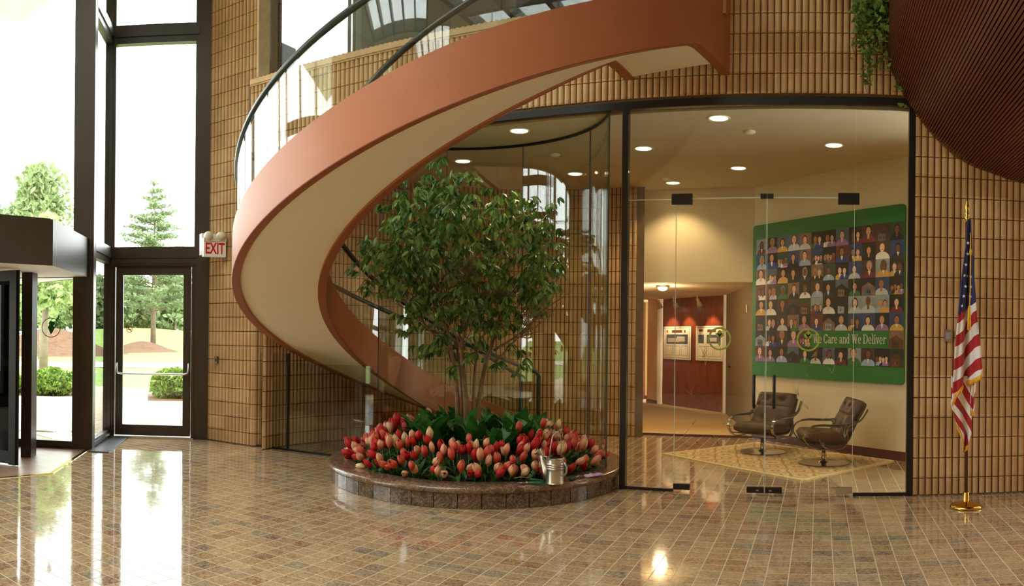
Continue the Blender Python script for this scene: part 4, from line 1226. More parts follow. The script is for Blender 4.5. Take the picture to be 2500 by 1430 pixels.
m_ = MB(); m_.tube([(-.148, 0, .20), (-.11, 0, .212), (-.06, 0, .20)], .006, 6); m_.obj('brace', M_GALV, can, smooth=True)
m_ = MB(); m_.tube([(.073, 0, .185), (.105, 0, .18), (.122, 0, .15), (.122, 0, .105), (.105, 0, .08), (.073, 0, .07)], .010, 8, flat=.5); m_.obj('side_handle', M_GALV, can, smooth=True)
m_ = MB(); m_.tube([(.0, -.072, .205), (.005, -.07, .30), (.01, -.05, .39), (.012, -.02, .425), (.012, .02, .425), (.01, .05, .39), (.005, .07, .30), (0, .072, .205)], .006, 8, flat=.6); m_.obj('bail_handle', M_GALV, can, smooth=True)
# ---- garden shears and trowel, gloves
M_GRIP = plain('green_grip', srgb(28, 92, 62), .45)
sh = thing('pruning_shears', 'pruning shears with green grips and steel blades beside the watering can', 'shears', (-2.33, 5.80, ZR), radians(25))
for s_ in (1, -1):
    m_ = MB(); m_.tube([(.0, 0, .014), (.05, s_*.018, .016), (.12, s_*.03, .014), (.15, s_*.026, .012)], [.008, .011, .011, .007], 8, flat=.7); m_.obj('grip', M_GRIP, sh, smooth=True)
    m_ = MB(); m_.tube([(.0, 0, .014), (-.04, s_*.006, .016), (-.085, s_*.003, .012)], [.008, .012, .002], 6, flat=.25); m_.obj('blade', M_STEEL, sh, smooth=True)
m_ = MB(); m_.lathe([(0, .024), (.008, .023), (.009, .01)], 12); m_.obj('pivot', M_STEEL, sh)
tw = thing('garden_trowel', 'steel garden trowel with a green handle lying in the tulips', 'trowel', (-2.36, 5.87, ZR), radians(200))
m_ = MB()
m_.grid(lambda u, v: (-.02+.13*u, (v-.5)*.062*sin(pi*(u*.72+.22))**.7, .03+.012*(2*v-1)**2*(1-u)+.015*sin(u*3)), 8, 6); m_.obj('blade', M_STEEL, tw, smooth=True).modifiers.new('thickness', 'SOLIDIFY').thickness = .002
m_ = MB(); m_.tube([(-.02, 0, .03), (-.06, 0, .025), (-.14, 0, .014)], [.006, .011, .012], 8); m_.obj('handle', M_GRIP, tw, smooth=True)
fk = thing('hand_fork', 'small hand fork with a green grip lying on the planter rim', 'hand fork', (-2.03, 6.16, ZR), radians(75))
m_ = MB(); m_.tube([(-.09, 0, .012), (-.04, 0, .014), (0, 0, .016)], [.010, .012, .007], 8); m_.obj('grip', M_GRIP, fk, smooth=True)
m_ = MB(); m_.tube([(0, 0, .016), (.04, 0, .022), (.05, .0, .022)], .005, 6)
for s_ in (-1, 0, 1): m_.tube([(.045, s_*.004, .022), (.06, s_*.016, .022), (.11, s_*.018, .012)], .003, 5)
m_.obj('tines', M_STEEL, fk, smooth=True)
M_GLOVE = plain('lilac_glove', srgb(196, 152, 206), .8, var=.15, scale=40)
gv = thing('garden_glove', 'lilac gardening glove lying on the planter rim', 'glove', (-1.925, 6.34, ZR), radians(60))
m_ = MB()
m_.sphere((0, 0, .013), (.048, .038, .013), 14, 8)
for a, L in ((-.5, .06), (-.2, .075), (.08, .08), (.36, .07)):
    m_.tube([(.03*cos(a), .045*sin(a), .012), ((.03+L*.5)*cos(a*.8), .06*sin(a), .016), ((.03+L)*cos(a*.8), .08*sin(a), .010)], [.012, .011, .007], 8, flat=.8)
m_.tube([(-.01, .03, .012), (.015, .058, .016), (.04, .068, .010)], [.012, .011, .007], 8, flat=.8)
m_.obj('hand', M_GLOVE, gv, smooth=True)
m_ = MB(); m_.tube([(-.03, 0, .013), (-.055, 0, .014), (-.085, 0, .014)], [.030, .032, .036], 12, flat=.38); m_.obj('cuff', plain('pale_cuff', srgb(226, 196, 216), .8), gv, smooth=True)
# ================================================================== LOUNGE BEHIND THE GLASS
M_GLOW = emis('downlight_lamp', (1.0, .78, .42, 1), 5.0)
M_TRIMW = plain('white_trim_ring', srgb(238, 228, 206), .5)
WARM = (1.0, .74, .42)
dl = [(-3.018, 7.203), (-.98, 7.216), (-1.964, 8.254), (.136, 8.255), (-1.021, 9.363), (-2.002, 10.164), (-3.127, 9.339), (-4.17, 8.197)]
names = ['over the tree and curved glass', 'just inside the glass doors', 'midway between doors and bulkhead', 'over the rug by the photo mural', 'between the chairs and the bulkhead', 'close to the cream bulkhead wall', 'by the stairwell brick wall', 'above the ficus crown behind curved glass']
r_m = MB(); r_m.lathe([(.090, -.002), (.105, -.010), (.112, -.006), (.112, 0)], 28); RING = r_m.mesh('trim_ring', M_TRIMW, smooth=True)
r_m = MB(); r_m.lathe([(.098, 0), (.098, .002), (0, .002)], 28); r_m.lathe([(0, -.004), (.088, -.004)], 28); GLOW = r_m.mesh('lamp', M_GLOW)
for (x, y), nm in zip(dl, names):
    t_ = thing('recessed_downlight', 'round recessed ceiling downlight %s' % nm, 'ceiling light', (x, y, ZC))
    put('trim_ring', RING, parent=t_); put('lamp', GLOW, parent=t_)
    l = bpy.data.lights.new('downlight', 'SPOT'); l.energy = 22 if y < 10 else 38; l.color = WARM; l.spot_size = radians(118); l.spot_blend = .55; l.shadow_soft_size = .07
    lo = bpy.data.objects.new('downlight', l); link(lo, t_); lo.location = (0, 0, -.02)
for (x, y, nm) in ((-.726, 7.70, 'between the downlights inside the glass doors'), (-3.013, 8.263, 'behind the curved glass'), (-2.03, 9.86, 'near the bulkhead downlight')):
    m_ = MB(); m_.lathe([(0, -.028), (.035, -.028), (.055, -.018), (.06, 0)], 20); o = m_.obj('smoke_detector', M_TRIMW, smooth=True); o.location = (x, y, ZC)
    tag(o, 'small round smoke detector on the lounge ceiling %s' % nm, 'smoke detector')
# corridor ceiling lamps
for (x, y, nm) in ((-2.37, 11.30, 'right of the pair, over the corridor carpet'), (-3.20, 11.75, 'nearest the black glass post'), (-3.42, 12.1, 'half hidden by the brick stairwell wall')):
    t_ = thing('corridor_lamp', 'glowing flush ceiling lamp in the corridor, %s' % nm, 'ceiling light', (x, y, 2.18))
    m_ = MB(); m_.lathe([(0, 0), (.10, -.005), (.12, -.02), (.09, -.026)], 24); m_.obj('rim', M_BRASS, t_, smooth=True)
    m_ = MB(); m_.sphere((0, 0, -.035), (.075, .075, .045), 18, 8); m_.obj('globe', emis('globe_glow', (1, .85, .55, 1), 9.0), t_, smooth=True)
    l = bpy.data.lights.new('corridor_light', 'POINT'); l.energy = 15; l.color = WARM; l.shadow_soft_size = .09
    lo = bpy.data.objects.new('corridor_light', l); link(lo, t_); lo.location = (0, 0, -.14)

# ---- photo mural
mu = thing('photo_mural', 'green wall mural of many portrait photographs with the words We Care and We Deliver', 'mural', (-.917, 10.601, .88))
mu.rotation_euler = (0, 0, radians(-45))        # local +x runs along the wall, -y faces the room
MW, MH = 2.69, 2.08
m_ = MB(); rr = .05; n = 6; P = []
for cx, cz, a0 in ((MW-rr, MH-rr, 0), (rr, MH-rr, 90), (rr, rr, 180), (MW-rr, rr, 270)):
    for i in range(n+1): a = radians(a0+90*i/n); P.append((cx+rr*cos(a), cz+rr*sin(a)))
k_ = len(P); m_.add([(x, -.03, z) for x, z in P]+[(x, -.002, z) for x, z in P], [tuple(range(k_))]+[(i, k_+i, k_+(i+1) % k_, (i+1) % k_) for i in range(k_)])
m_.obj('board', M_GREEN, mu)
rnd = random.Random(44)
SKIN = [plain('skin_tone_%d' % i, srgb(*c), .6, var=.05) for i, c in enumerate(((226, 176, 146), (206, 150, 116), (168, 112, 80), (120, 76, 52), (236, 190, 162)))]
HAIR = [plain('hair_tone_%d' % i, srgb(*c), .6, var=.1) for i, c in enumerate(((28, 22, 20), (56, 36, 24), (96, 64, 36), (150, 142, 134), (44, 40, 40)))]
CLOTH = [plain('print_cloth_%d' % i, srgb(*c), .6, var=.08) for i, c in enumerate(((226, 222, 220), (150, 172, 206), (40, 44, 60), (36, 66, 140), (110, 40, 48), (24, 24, 28), (186, 190, 196), (52, 110, 60), (206, 160, 70), (150, 110, 160)))]
BACK = [plain('print_back_%d' % i, srgb(*c), .6, var=.25, scale=14) for i, c in enumerate(((40, 30, 26), (74, 44, 30), (24, 26, 34), (130, 100, 80), (50, 70, 42), (84, 96, 112), (150, 156, 164), (110, 52, 36), (24, 38, 26), (72, 54, 44), (48, 68, 112), (26, 20, 20)))]
PM = SKIN+HAIR+CLOTH+BACK
gx0, gx1, gz0, gz1 = .075, 2.69, .20, 1.88; NC, NR = 12, 8
cw, ch = (gx1-gx0)/NC, (gz1-gz0)/NR
def ell(m_, cx, cz, rx, rz, y, mi, lim, a0=0, a1=2*pi, n=12):
    vs = []
    for i in range(n+1 if a1-a0 < 6.28 else n):
        a = a0+(a1-a0)*i/n; vs.append((min(lim[1], max(lim[0], cx+rx*cos(a))), y, min(lim[3], max(lim[2], cz+rz*sin(a)))))
    m_.add(vs, [tuple(range(len(vs)))], mi)
def person(m_, cx, z0, s_, lim, k):
    sk = rnd.randrange(5); hr = 5+rnd.randrange(5); cl = 10+rnd.randrange(10); y = -.0345-.0004*k
    longh = rnd.random() < .35
    ell(m_, cx, z0, .52*s_, .40*s_, y, cl, lim, 0, pi)
    if longh: ell(m_, cx, z0+.60*s_, .235*s_, .34*s_, y-.0002, hr, lim)
    m_.add([(cx-.07*s_, y-.0003, z0+.2*s_), (cx+.07*s_, y-.0003, z0+.2*s_), (cx+.07*s_, y-.0003, z0+.5*s_), (cx-.07*s_, y-.0003, z0+.5*s_)], [(0, 1, 2, 3)], sk)
    if rnd.random() < .5: m_.add([(cx-.1*s_, y-.0004, z0+.37*s_), (cx, y-.0004, z0+.1*s_), (cx+.1*s_, y-.0004, z0+.37*s_)], [(0, 1, 2)], 10)
    ell(m_, cx, z0+.66*s_, .205*s_, .265*s_, y-.0005, hr, lim)
    ell(m_, cx, z0+.61*s_, .165*s_, .225*s_, y-.0006, sk, lim)
    for sx in (-1, 1): ell(m_, cx+sx*.06*s_, z0+.65*s_, .022*s_, .014*s_, y-.0008, 5, lim, n=6)
    ell(m_, cx, z0+.515*s_, .06*s_, .018*s_, y-.0008, 14, lim, n=6)
for r in range(NR):
    for c in range(NC):
        x0, z0 = gx0+c*cw, gz1-(r+1)*ch
        if r == 6 and 5 <= c <= 10: continue
        m_ = MB(); bk_ = 20+rnd.randrange(12)
        m_.box(0, cw-.001, -.0335, -.029, 0, ch-.001, bk_)
        lim = (.001, cw-.002, .001, ch-.002); kind = rnd.random()
        if kind < .62: person(m_, cw*rnd.uniform(.42, .58), .0, ch*rnd.uniform(.88, 1.15), lim, 0)
        elif kind < .82:
            person(m_, cw*.33, 0, ch*.85, lim, 0); person(m_, cw*.70, 0, ch*.8, lim, 3)
        elif kind < .9:
            for q_ in range(4): person(m_, cw*(.18+.22*q_), ch*.05*(q_ % 2), ch*.6, lim, q_*3)
        else:
            b2 = 20+rnd.randrange(12); m_.add([(0.002, -.0345, 0.002), (cw-.003, -.0345, .002), (cw-.003, -.0345, ch*.45), (cw*.5, -.0345, ch*.75), (.002, -.0345, ch*.5)], [(0, 1, 2, 3, 4)], b2)
            m_.add([(cw*.2, -.035, .003), (cw*.7, -.035, .003), (cw*.7, -.035, ch*.4), (cw*.2, -.035, ch*.46)], [(0, 1, 2, 3)], 20+rnd.randrange(12))
            for q_ in range(3): m_.add([(cw*(.26+.14*q_), -.0355, ch*.12), (cw*(.34+.14*q_), -.0355, ch*.12), (cw*(.34+.14*q_), -.0355, ch*.28), (cw*(.26+.14*q_), -.0355, ch*.28)], [(0, 1, 2, 3)], 20+rnd.randrange(12))
        o = m_.obj('photo', PM, mu); o.location = (x0, 0, z0)
bx0, bx1, bz0, bz1 = gx0+5*cw, gx0+11*cw, gz1-7*ch, gz1-6*ch
m_ = MB(); m_.box(bx0, bx1, -.036, -.029, bz0, bz1); bn = m_.obj('banner', M_GREEN, mu)
# slab-serif lettering drawn stroke by stroke
def glyph(ch):
    P = []
    def R(x0, y0, x1, y1): P.append([(x0, y0), (x1, y0), (x1, y1), (x0, y1)])
    def S(a, b, w): P.append([(a[0]-w/2, a[1]), (a[0]+w/2, a[1]), (b[0]+w/2, b[1]), (b[0]-w/2, b[1])] if a[1] < b[1] else [(b[0]-w/2, b[1]), (b[0]+w/2, b[1]), (a[0]+w/2, a[1]), (a[0]-w/2, a[1])])
    def A(cx, cy, rx, ry, tx, ty, a0, a1, n=14):
        for i in range(n):
            p, q_ = radians(a0+(a1-a0)*i/n), radians(a0+(a1-a0)*(i+1)/n)
            P.append([(cx+rx*cos(p), cy+ry*sin(p)), (cx+rx*cos(q_), cy+ry*sin(q_)), (cx+(rx-tx)*cos(q_), cy+(ry-ty)*sin(q_)), (cx+(rx-tx)*cos(p), cy+(ry-ty)*sin(p))])
    T = .12; h = .05
    if ch == 'W':
        S((.10, .72), (.28, 0), .14); S((.28, 0), (.46, .62), .07); S((.46, .72), (.64, 0), .14); S((.64, 0), (.84, .72), .07)
        R(-.02, .67, .24, .72); R(.36, .67, .58, .72); R(.72, .67, .94, .72); return P, .93
    if ch == 'C': A(.36, .36, .34, .375, .14, .07, 42, 318); R(.60, .50, .66, .73); R(.58, .14, .66, .22); return P, .72
    if ch == 'D': R(.07, 0, .21, .72); R(0, 0, .34, h); R(0, .67, .34, .72); A(.32, .36, .38, .36, .14, h, -90, 90); return P, .76
    if ch == 'e': A(.24, .25, .235, .265, .12, .055, 0, 325); R(.08, .24, .44, .285); return P, .52
    if ch == 'a': A(.19, .15, .17, .165, .10, .05, 0, 360); A(.22, .34, .20, .175, .11, .05, 0, 160); R(.31, .03, .42, .35); R(.31, 0, .50, h); return P, .53
    if ch == 'r': R(.07, 0, .07+T, .5); R(0, 0, .28, h); R(0, .455, .19, .5); A(.30, .34, .16, .17, .10, .07, 35, 170); P.append([(.33, .38), (.44, .38), (.44, .48), (.33, .48)]); return P, .46
    if ch == 'n': R(.07, 0, .07+T, .5); R(0, 0, .26, h); R(0, .455, .19, .5); A(.30, .32, .19, .195, .11, .06, 0, 170); R(.38, 0, .49, .33); R(.31, 0, .56, h); return P, .58
    if ch == 'd': A(.21, .25, .20, .265, .11, .05, 0, 360); R(.32, 0, .32+T, .76); R(.23, .715, .44, .76); R(.32, 0, .52, h); return P, .54
    if ch == 'l': R(.07, 0, .07+T, .76); R(0, 0, .26, h); R(0, .715, .19, .76); return P, .29
    if ch == 'i': R(.07, 0, .07+T, .5); R(0, 0, .26, h); R(0, .455, .19, .5); A(.13, .65, .07, .07, .069, .069, 0, 360); return P, .29
    if ch == 'v': S((.09, .5), (.24, 0), .13); S((.24, 0), (.40, .5), .07); R(-.01, .455, .20, .5); R(.30, .455, .49, .5); return P, .49
    return P, .26
WORDS = 'We Care and We Deliver'; cur = 0
tot = sum(glyph(ch)[1] for ch in WORDS); k_ = (bx1-bx0)*.93/tot; kz = .115/.74
M_LET = plain('lettering_grey', srgb(206, 206, 196), .6, var=.03)
for ch in WORDS:
    P, adv = glyph(ch)
    if P:
        tm_ = MB()
        for k, poly in enumerate(P):
            dy = -.0004*(k % 3); n_p = len(poly); f_ = [(x*k_, y*kz) for x, y in poly]
            tm_.add([(x, dy-.0372, z) for x, z in f_]+[(x, -.0355, z) for x, z in f_], [tuple(range(n_p))]+[(i, n_p+i, n_p+(i+1) % n_p, (i+1) % n_p) for i in range(n_p)])
        lt = tm_.obj('letter', M_LET, bn); lt.location = (bx0+(bx1-bx0)*.04+cur*k_, 0, (bz0+bz1)/2-.052)
    cur += adv

# ---- rug
RA, RB_, RC_, RD = (-1.86, 8.97), (-.12, 7.49), (.97, 8.58), (-.77, 10.06)
rx = ((RB_[0]-RA[0])/2.284, (RB_[1]-RA[1])/2.284); ry = (-rx[1], rx[0]); RL, RWD = 2.284, 1.53
def rug_material():
    t = NT('wool_rug'); tc = t.objc(); sp_ = t.n('SeparateXYZ'); t.l(tc, sp_.inputs[0])
    fx = t.math('PINGPONG', sp_.outputs[0], .19); fy = t.math('PINGPONG', sp_.outputs[1], .17)
    dm = t.math('ADD', t.math('MULTIPLY', fx, 1.0), fy)
    pat = t.math('PINGPONG', t.math('MULTIPLY', dm, 4.0), .5)
    pat = t.math('ADD', pat, t.math('MULTIPLY', t.noise(14, tc, 4), .5))
    c = t.ramp(pat, [(.2, srgb(228, 208, 164)), (.42, srgb(202, 176, 128)), (.52, srgb(168, 120, 82)), (.62, srgb(222, 198, 150)), (.85, srgb(190, 160, 114))])
    cen = t.ramp(t.noise(2.2, tc, 3), [(.5, (0, 0, 0, 1)), (.7, (1, 1, 1, 1))])
    c = t.mix(t.math('MULTIPLY', cen, .35), c, srgb(184, 106, 62))
    p = t.princ(c, .95, 0, .1); t.bump(p, t.noise(220, tc, 3), .6, .004); return t.mat
rg = thing('area_rug', 'pale gold patterned rug under the two leather swivel chairs', 'rug', (RA[0], RA[1], 0), atan2(rx[1], rx[0]))
m_ = MB(); m_.box(0.05, RL-.05, 0.0, RWD, .0005, .012); m_.obj('field', rug_material(), rg)
M_RUGB = plain('rug_border', srgb(238, 216, 160), .95, bump=.5, scale=40)
m_ = MB(); m_.box(.03, .05, -.01, RWD+.01, .0005, .014); m_.box(RL-.05, RL-.03, -.01, RWD+.01, .0005, .014); m_.box(.03, RL-.03, -.035, 0, .0005, .015); m_.box(.03, RL-.03, RWD, RWD+.03, .0005, .015)
m_.obj('border', M_RUGB, rg)
m_ = MB(); rnd = random.Random(2)
for e, s_ in ((.03, -1), (RL-.03, 1)):
    for k in range(150):
        y = RWD*k/150; dx = rnd.uniform(.03, .05)*s_; dy = rnd.uniform(-.008, .008)
        m_.add([(e, y, .004), (e, y+.006, .004), (e+dx, y+.005+dy, .002), (e+dx, y+dy, .002)], [(0, 1, 2, 3) if s_ > 0 else (3, 2, 1, 0)])
stuff(m_.obj('fringe', M_RUGB, rg))

# ---- swivel lounge chairs: tufted leather cushions in a bent flat-steel frame on a disc base
M_LEATH = plain('brown_leather', srgb(76, 46, 20), .40, 0, .35, var=.35, scale=7, bump=.25)
M_SHELL = wood('dark_bent_shell', srgb(44, 28, 16), srgb(70, 44, 24), .35)
M_FLATST = plain('bronze_chrome', srgb(172, 158, 136), .16, 1.0)
def cushion(w, d, h, tuft, crown_=.35, nx=20, ny=16):
    """pillow: x width, y depth, z thickness, dimples at tuft points"""
    m_ = MB()
    def top(u, v, sgn):
        x, y = (u-.5)*w, (v-.5)*d
        e = (1-abs(2*u-1)**5)*(1-abs(2*v-1)**5)
        z = h*(.5*max(0, e)**.4)
        if sgn > 0:
            for tu, tv in tuft:
                r2 = ((x-(tu-.5)*w)**2+(y-(tv-.5)*d)**2)
                z -= h*.30*math.exp(-r2/(.026**2))+h*.10*math.exp(-r2/(.075**2))
        rx_ = 1-.06*(1-max(0, e)**.5)
        return (x*rx_, y*rx_, z*sgn)
    m_.grid(lambda u, v: top(u, v, 1), nx, ny); m_.grid(lambda u, v: top(u, v, -1), nx, ny, 0, True)
    return m_
def strip(path, wx, th):
    """flat bar following a side profile (y, z); width along x"""
    m_ = MB(); n = len(path); vs = []; fs = []
    for i, (y, z) in enumerate(path):
        a, b = path[max(0, i-1)], path[min(n-1, i+1)]
        ty, tz = b[0]-a[0], b[1]-a[1]; L = hypot(ty, tz) or 1; ny_, nz_ = -tz/L, ty/L
        for sx, sn in ((-1, -1), (1, -1), (1, 1), (-1, 1)): vs.append((sx*wx/2, y+ny_*sn*th/2, z+nz_*sn*th/2))
    for i in range(n-1):
        for j in range(4): fs.append((i*4+j, (i+1)*4+j, (i+1)*4+(j+1) % 4, i*4+(j+1) % 4))
    fs += [(0, 1, 2, 3), (n*4-1, n*4-2, n*4-3, n*4-4)]
    m_.add(vs, fs); return m_
def smoothpath(P, k=6):
    out = []
    for i in range(len(P)-1):
        q_ = [P[max(0, i-1)], P[i], P[i+1], P[min(len(P)-1, i+2)]]
        for j in range(k): out.append(cat(*q_, j/k))
    return out+[P[-1]]
def lounge_chair(label, loc, rz, sc=1.0):
    """front of the chair faces local -y"""
    t_ = thing('swivel_chair', label, 'chair', loc, rz); t_.scale = (sc, sc, sc*.89)
    m_ = MB(); m_.lathe([(0, .022), (.20, .016), (.262, .010), (.275, .014), (.285, .010), (.285, 0), (0, 0)], 40); m_.obj('base_disc', M_FLATST, t_, auto=40)
    m_ = MB(); m_.tube([(0, 0, .01), (0, 0, .20)], [.028, .026], 14); m_.lathe([(.06, .018), (.03, .05), (.028, .1)], 16); m_.obj('pedestal', M_FLATST, t_, smooth=True)
    for s_ in (-1, 1):
        loop = smoothpath([(.03, .215), (-.14, .225), (-.25, .29), (-.295, .385), (-.25, .475), (-.14, .505), (.05, .495), (.20, .50), (.33, .56), (.40, .66), (.415, .70)])
        o = strip(loop, .035, .011).obj('arm_bar', M_FLATST, t_, auto=50); o.location = (s_*.315, 0, 0)
        o = strip(smoothpath([(.03, .215), (.13, .235), (.185, .30), (.19, .40), (.16, .495)]), .035, .010).obj('arm_brace', M_FLATST, t_, auto=50); o.location = (s_*.315, 0, 0)
        pad = strip(smoothpath([(-.20, .503), (-.10, .517), (.05, .512), (.20, .516), (.28, .548)]), .05, .018).obj('arm_pad', M_SHELL, t_, auto=50); pad.location = (s_*.315, 0, 0)
        m_ = MB(); m_.tube([(s_*.315, .03, .213), (s_*.15, .02, .195), (0, 0, .195)], .012, 8, flat=.6); m_.obj('cross_bar', M_FLATST, t_, smooth=True)
    o = strip(smoothpath([(-.27, .285), (-.20, .275), (.0, .265), (.14, .27), (.21, .32), (.28, .48), (.36, .66), (.385, .73)]), .56, .014).obj('shell', M_SHELL, t_, auto=50)
    tf = [(.3, .35), (.7, .35)]
    o = cushion(.60, .52, .165, tf).obj('seat', M_LEATH, t_, smooth=True); o.location = (0, -.03, .345); o.rotation_euler = (radians(-5), 0, 0)
    o = cushion(.58, .36, .15, [(.27, .4), (.73, .4)]).obj('backrest', M_LEATH, t_, smooth=True); o.location = (0, .215, .475); o.rotation_euler = (radians(66), 0, 0)
    o = cushion(.57, .25, .18, [(.3, .5), (.7, .5)]).obj('headrest', M_LEATH, t_, smooth=True); o.location = (0, .325, .69); o.rotation_euler = (radians(64), 0, 0)
    b = MB(); b.sphere((0, 0, 0), (.011, .011, .006), 8, 4); bm_ = b.mesh('button', M_LEATH, smooth=True)
    for par in ('seat', 'backrest', 'headrest'):
        for ch_ in t_.children:
            if ch_.name.split('.')[0] == par:
                hz = {'seat': .045, 'backrest': .040, 'headrest': .048}[par]; w_, d_ = {'seat': (.58, .5), 'backrest': (.57, .34), 'headrest': (.56, .23)}[par]
                tfs = {'seat': tf, 'backrest': [(.27, .4), (.73, .4)], 'headrest': [(.3, .5), (.7, .5)]}[par]
                for tu, tv in tfs: put('button', bm_, ((tu-.5)*w_, (tv-.5)*d_, hz), parent=ch_)
    return t_
lounge_chair('brown tufted leather swivel chair facing the glass doors, further along the mural', (-.68, 9.25, .0125), radians(-28), .98)
lounge_chair('brown tufted leather swivel chair seen from its side near the rug corner', (.06, 8.50, .0125), radians(-78), 1.0)

# ---- corridor posters, spotlights, fittings
M_PAPER = plain('poster_paper', srgb(238, 226, 196), .6, var=.03); M_INK = plain('poster_ink', srgb(70, 62, 54), .6); M_PHOTO = plain('poster_photo', srgb(84, 88, 92), .5, var=.5, scale=9)
M_BLDG = plain('poster_building', srgb(190, 176, 156), .6); M_REDI = plain('poster_maroon', srgb(120, 60, 60), .6)
def poster(label, p0, wd, z0, z1, variant):
    t_ = thing('framed_poster', label, 'poster', (p0[0], p0[1], z0)); t_.rotation_euler = (0, 0, radians(-45)); h = z1-z0
    m_ = MB(); m_.box(0, wd, -.03, 0, 0, h); m_.obj('frame', plain('poster_frame', srgb(52, 34, 22), .4), t_)
    m_ = MB(); m_.box(.008, wd-.008, -.033, -.03, .008, h-.008); sh_ = m_.obj('sheet', M_PAPER, t_)
    def q_(name, x0, x1, a, b, mt, d=.0345):
        k = MB(); k.box(x0*wd, x1*wd, -d, -.033, a*h, b*h); return k.obj(name, mt, sh_)
    for (a, b, c, d) in ((.06, .94, .055, .062), (.06, .94, .938, .945), (.06, .066, .055, .945), (.934, .94, .055, .945)): q_('border_line', a, b, c, d, M_INK)
    if variant == 0:
        q_('picture', .12, .88, .47, .75, M_PHOTO); q_('building_print', .17, .6, .52, .64, M_BLDG, .036); q_('building_print', .5, .78, .54, .69, M_BLDG, .0358)
        q_('title', .32, .68, .80, .88, M_REDI); q_('crest', .12, .18, .80, .88, plain('crest_orange', srgb(200, 90, 40), .6)); q_('crest', .76, .80, .80, .88, M_INK)
    else:
        q_('picture', .10, .30, .5, .74, M_PHOTO); q_('picture', .40, .88, .5, .74, M_PHOTO); q_('building_print', .45, .75, .55, .66, M_BLDG, .036); q_('title', .12, .26, .83, .89, M_REDI); q_('title', .42, .72, .81, .89, M_REDI)
    for x0 in (.12, .39, .66):
        for (a, b, c, d) in ((x0, x0+.22, .13, .136), (x0, x0+.22, .41, .416), (x0, x0+.005, .13, .416), (x0+.215, x0+.22, .13, .416)): q_('text_box', a, b, c, d, M_INK)
    return t_
poster('cream framed poster with a building photograph on the wood panel beside the column', (-3.165+.01, 15.309-.01), .99, .95, 1.625, 0)
poster('cream framed poster with two photographs on the wood panel beside the corner trim', (-2.353, 14.497), .90, .955, 1.628, 1)
for k, (x, y, nm) in enumerate(((-3.02, 14.98, 'beside the column'), (-2.62, 14.58, 'between the two posters'), (-2.07, 14.03, 'beside the corner trim'))):
    t_ = thing('track_spotlight', 'white cylinder ceiling spotlight aimed at the wood panel, %s' % nm, 'spotlight', (x-.18, y-.18, 2.18))
    m_ = MB(); m_.tube([(0, 0, 0), (0, 0, -.10)], .010, 8); m_.obj('stem', M_TRIMW, t_)
    m_ = MB(); m_.lathe([(0, .0), (.028, 0), (.03, -.07), (.048, -.085), (.052, -.16), (.044, -.162)], 18); hd = m_.obj('lamp_head', plain('spot_head', srgb(196, 176, 132), .5), t_, smooth=True); hd.location = (0, 0, -.06); hd.rotation_euler = (radians(18), radians(-18), 0)
    m_ = MB(); m_.lathe([(0, -.150), (.044, -.150)], 16); m_.obj('bulb', emis('spot_glow', (1, .85, .6, 1), 10), hd)
    l = bpy.data.lights.new('picture_light', 'SPOT'); l.energy = 14; l.color = (1, .8, .5); l.spot_size = radians(75); l.spot_blend = .6; l.shadow_soft_size = .04
    lo = bpy.data.objects.new('picture_light', l); link(lo, t_); lo.location = (0.03, 0.03, -.25); lo.rotation_euler = Vector((.5, .5, -1.1)).to_track_quat('-Z', 'Y').to_euler()
cw_ = Vector((-.78, 3.16)).normalized()
def on_corr(d, z): return (-.92+cw_.x*d-.01, 10.62+cw_.y*d, z)
m_ = MB(); m_.sphere((0, 0, 0), (.022, .022, .022), 10, 6); m_.tube([(0, 0, 0), (.03, .005, 0)], .008, 6); o = m_.obj('door_knob', M_BLACKM, smooth=True); o.location = on_corr(2.55, .90); o.location.x -= .02
tag(o, 'small black round door knob on the taupe corridor wall', 'door knob')
m_ = MB(); m_.box(-.006, .006, -.05, .05, 0, .11); o = m_.obj('light_switch', M_TRIMW); o.location = on_corr(.62, 1.78); o.rotation_euler = (0, 0, atan2(cw_.y, cw_.x)-pi/2)
tag(o, 'pale wall thermostat plate on the taupe wall beside the mural', 'wall plate')
# ================================================================== OUTSIDE
def gp(px, py, z=0.0):
    """plan position seen at a given panorama bearing and dip (measured once from the photograph)"""
    a = HEAD+(px-1250)/FPX; r = FPX*(EYE-z)/(py-812.0); return (r*sin(a), r*cos(a))
def polar(px, r): a = HEAD+(px-1250)/FPX; return (r*sin(a), r*cos(a))
def ground_mat(name, c1, c2, sc, rough=.95):
    t = NT(name); f = t.noise(sc, t.pos(), 5, .7)
    p = t.princ(t.ramp(f, [(.3, c1), (.7, c2)]), rough, 0, .2); t.bump(p, t.noise(sc*8, t.pos(), 3), .5, .02); return t.mat
M_LAWN = ground_mat('lawn_grass', srgb(100, 126, 60), srgb(132, 154, 84), 1.4)
M_MULCH = ground_mat('brown_mulch', srgb(78, 56, 40), srgb(108, 80, 58), 2.2)
M_ROAD = ground_mat('pale_road', srgb(176, 168, 158), srgb(190, 184, 172), 2)
M_PAVE = ground_mat('paving', srgb(170, 152, 130), srgb(196, 180, 158), 1.5, .8)
def sector(name, pxa, pxb, r0, r1, z, mt, dz=.0, n=16, m=6):
    m_ = MB(); m_.grid(lambda u, v: polar(pxa+(pxb-pxa)*u, r0+(r1-r0)*v)+(z+dz*sin(pi*v),), n, m); return struct(m_.obj(name, mt, smooth=True))
m_ = MB(); m_.grid(lambda u, v: polar(-2500+3700*u, 11.2+190*v**2)+(-.06-.0*u,), 40, 30)
gr = struct(m_.obj('ground_lawn', M_LAWN))
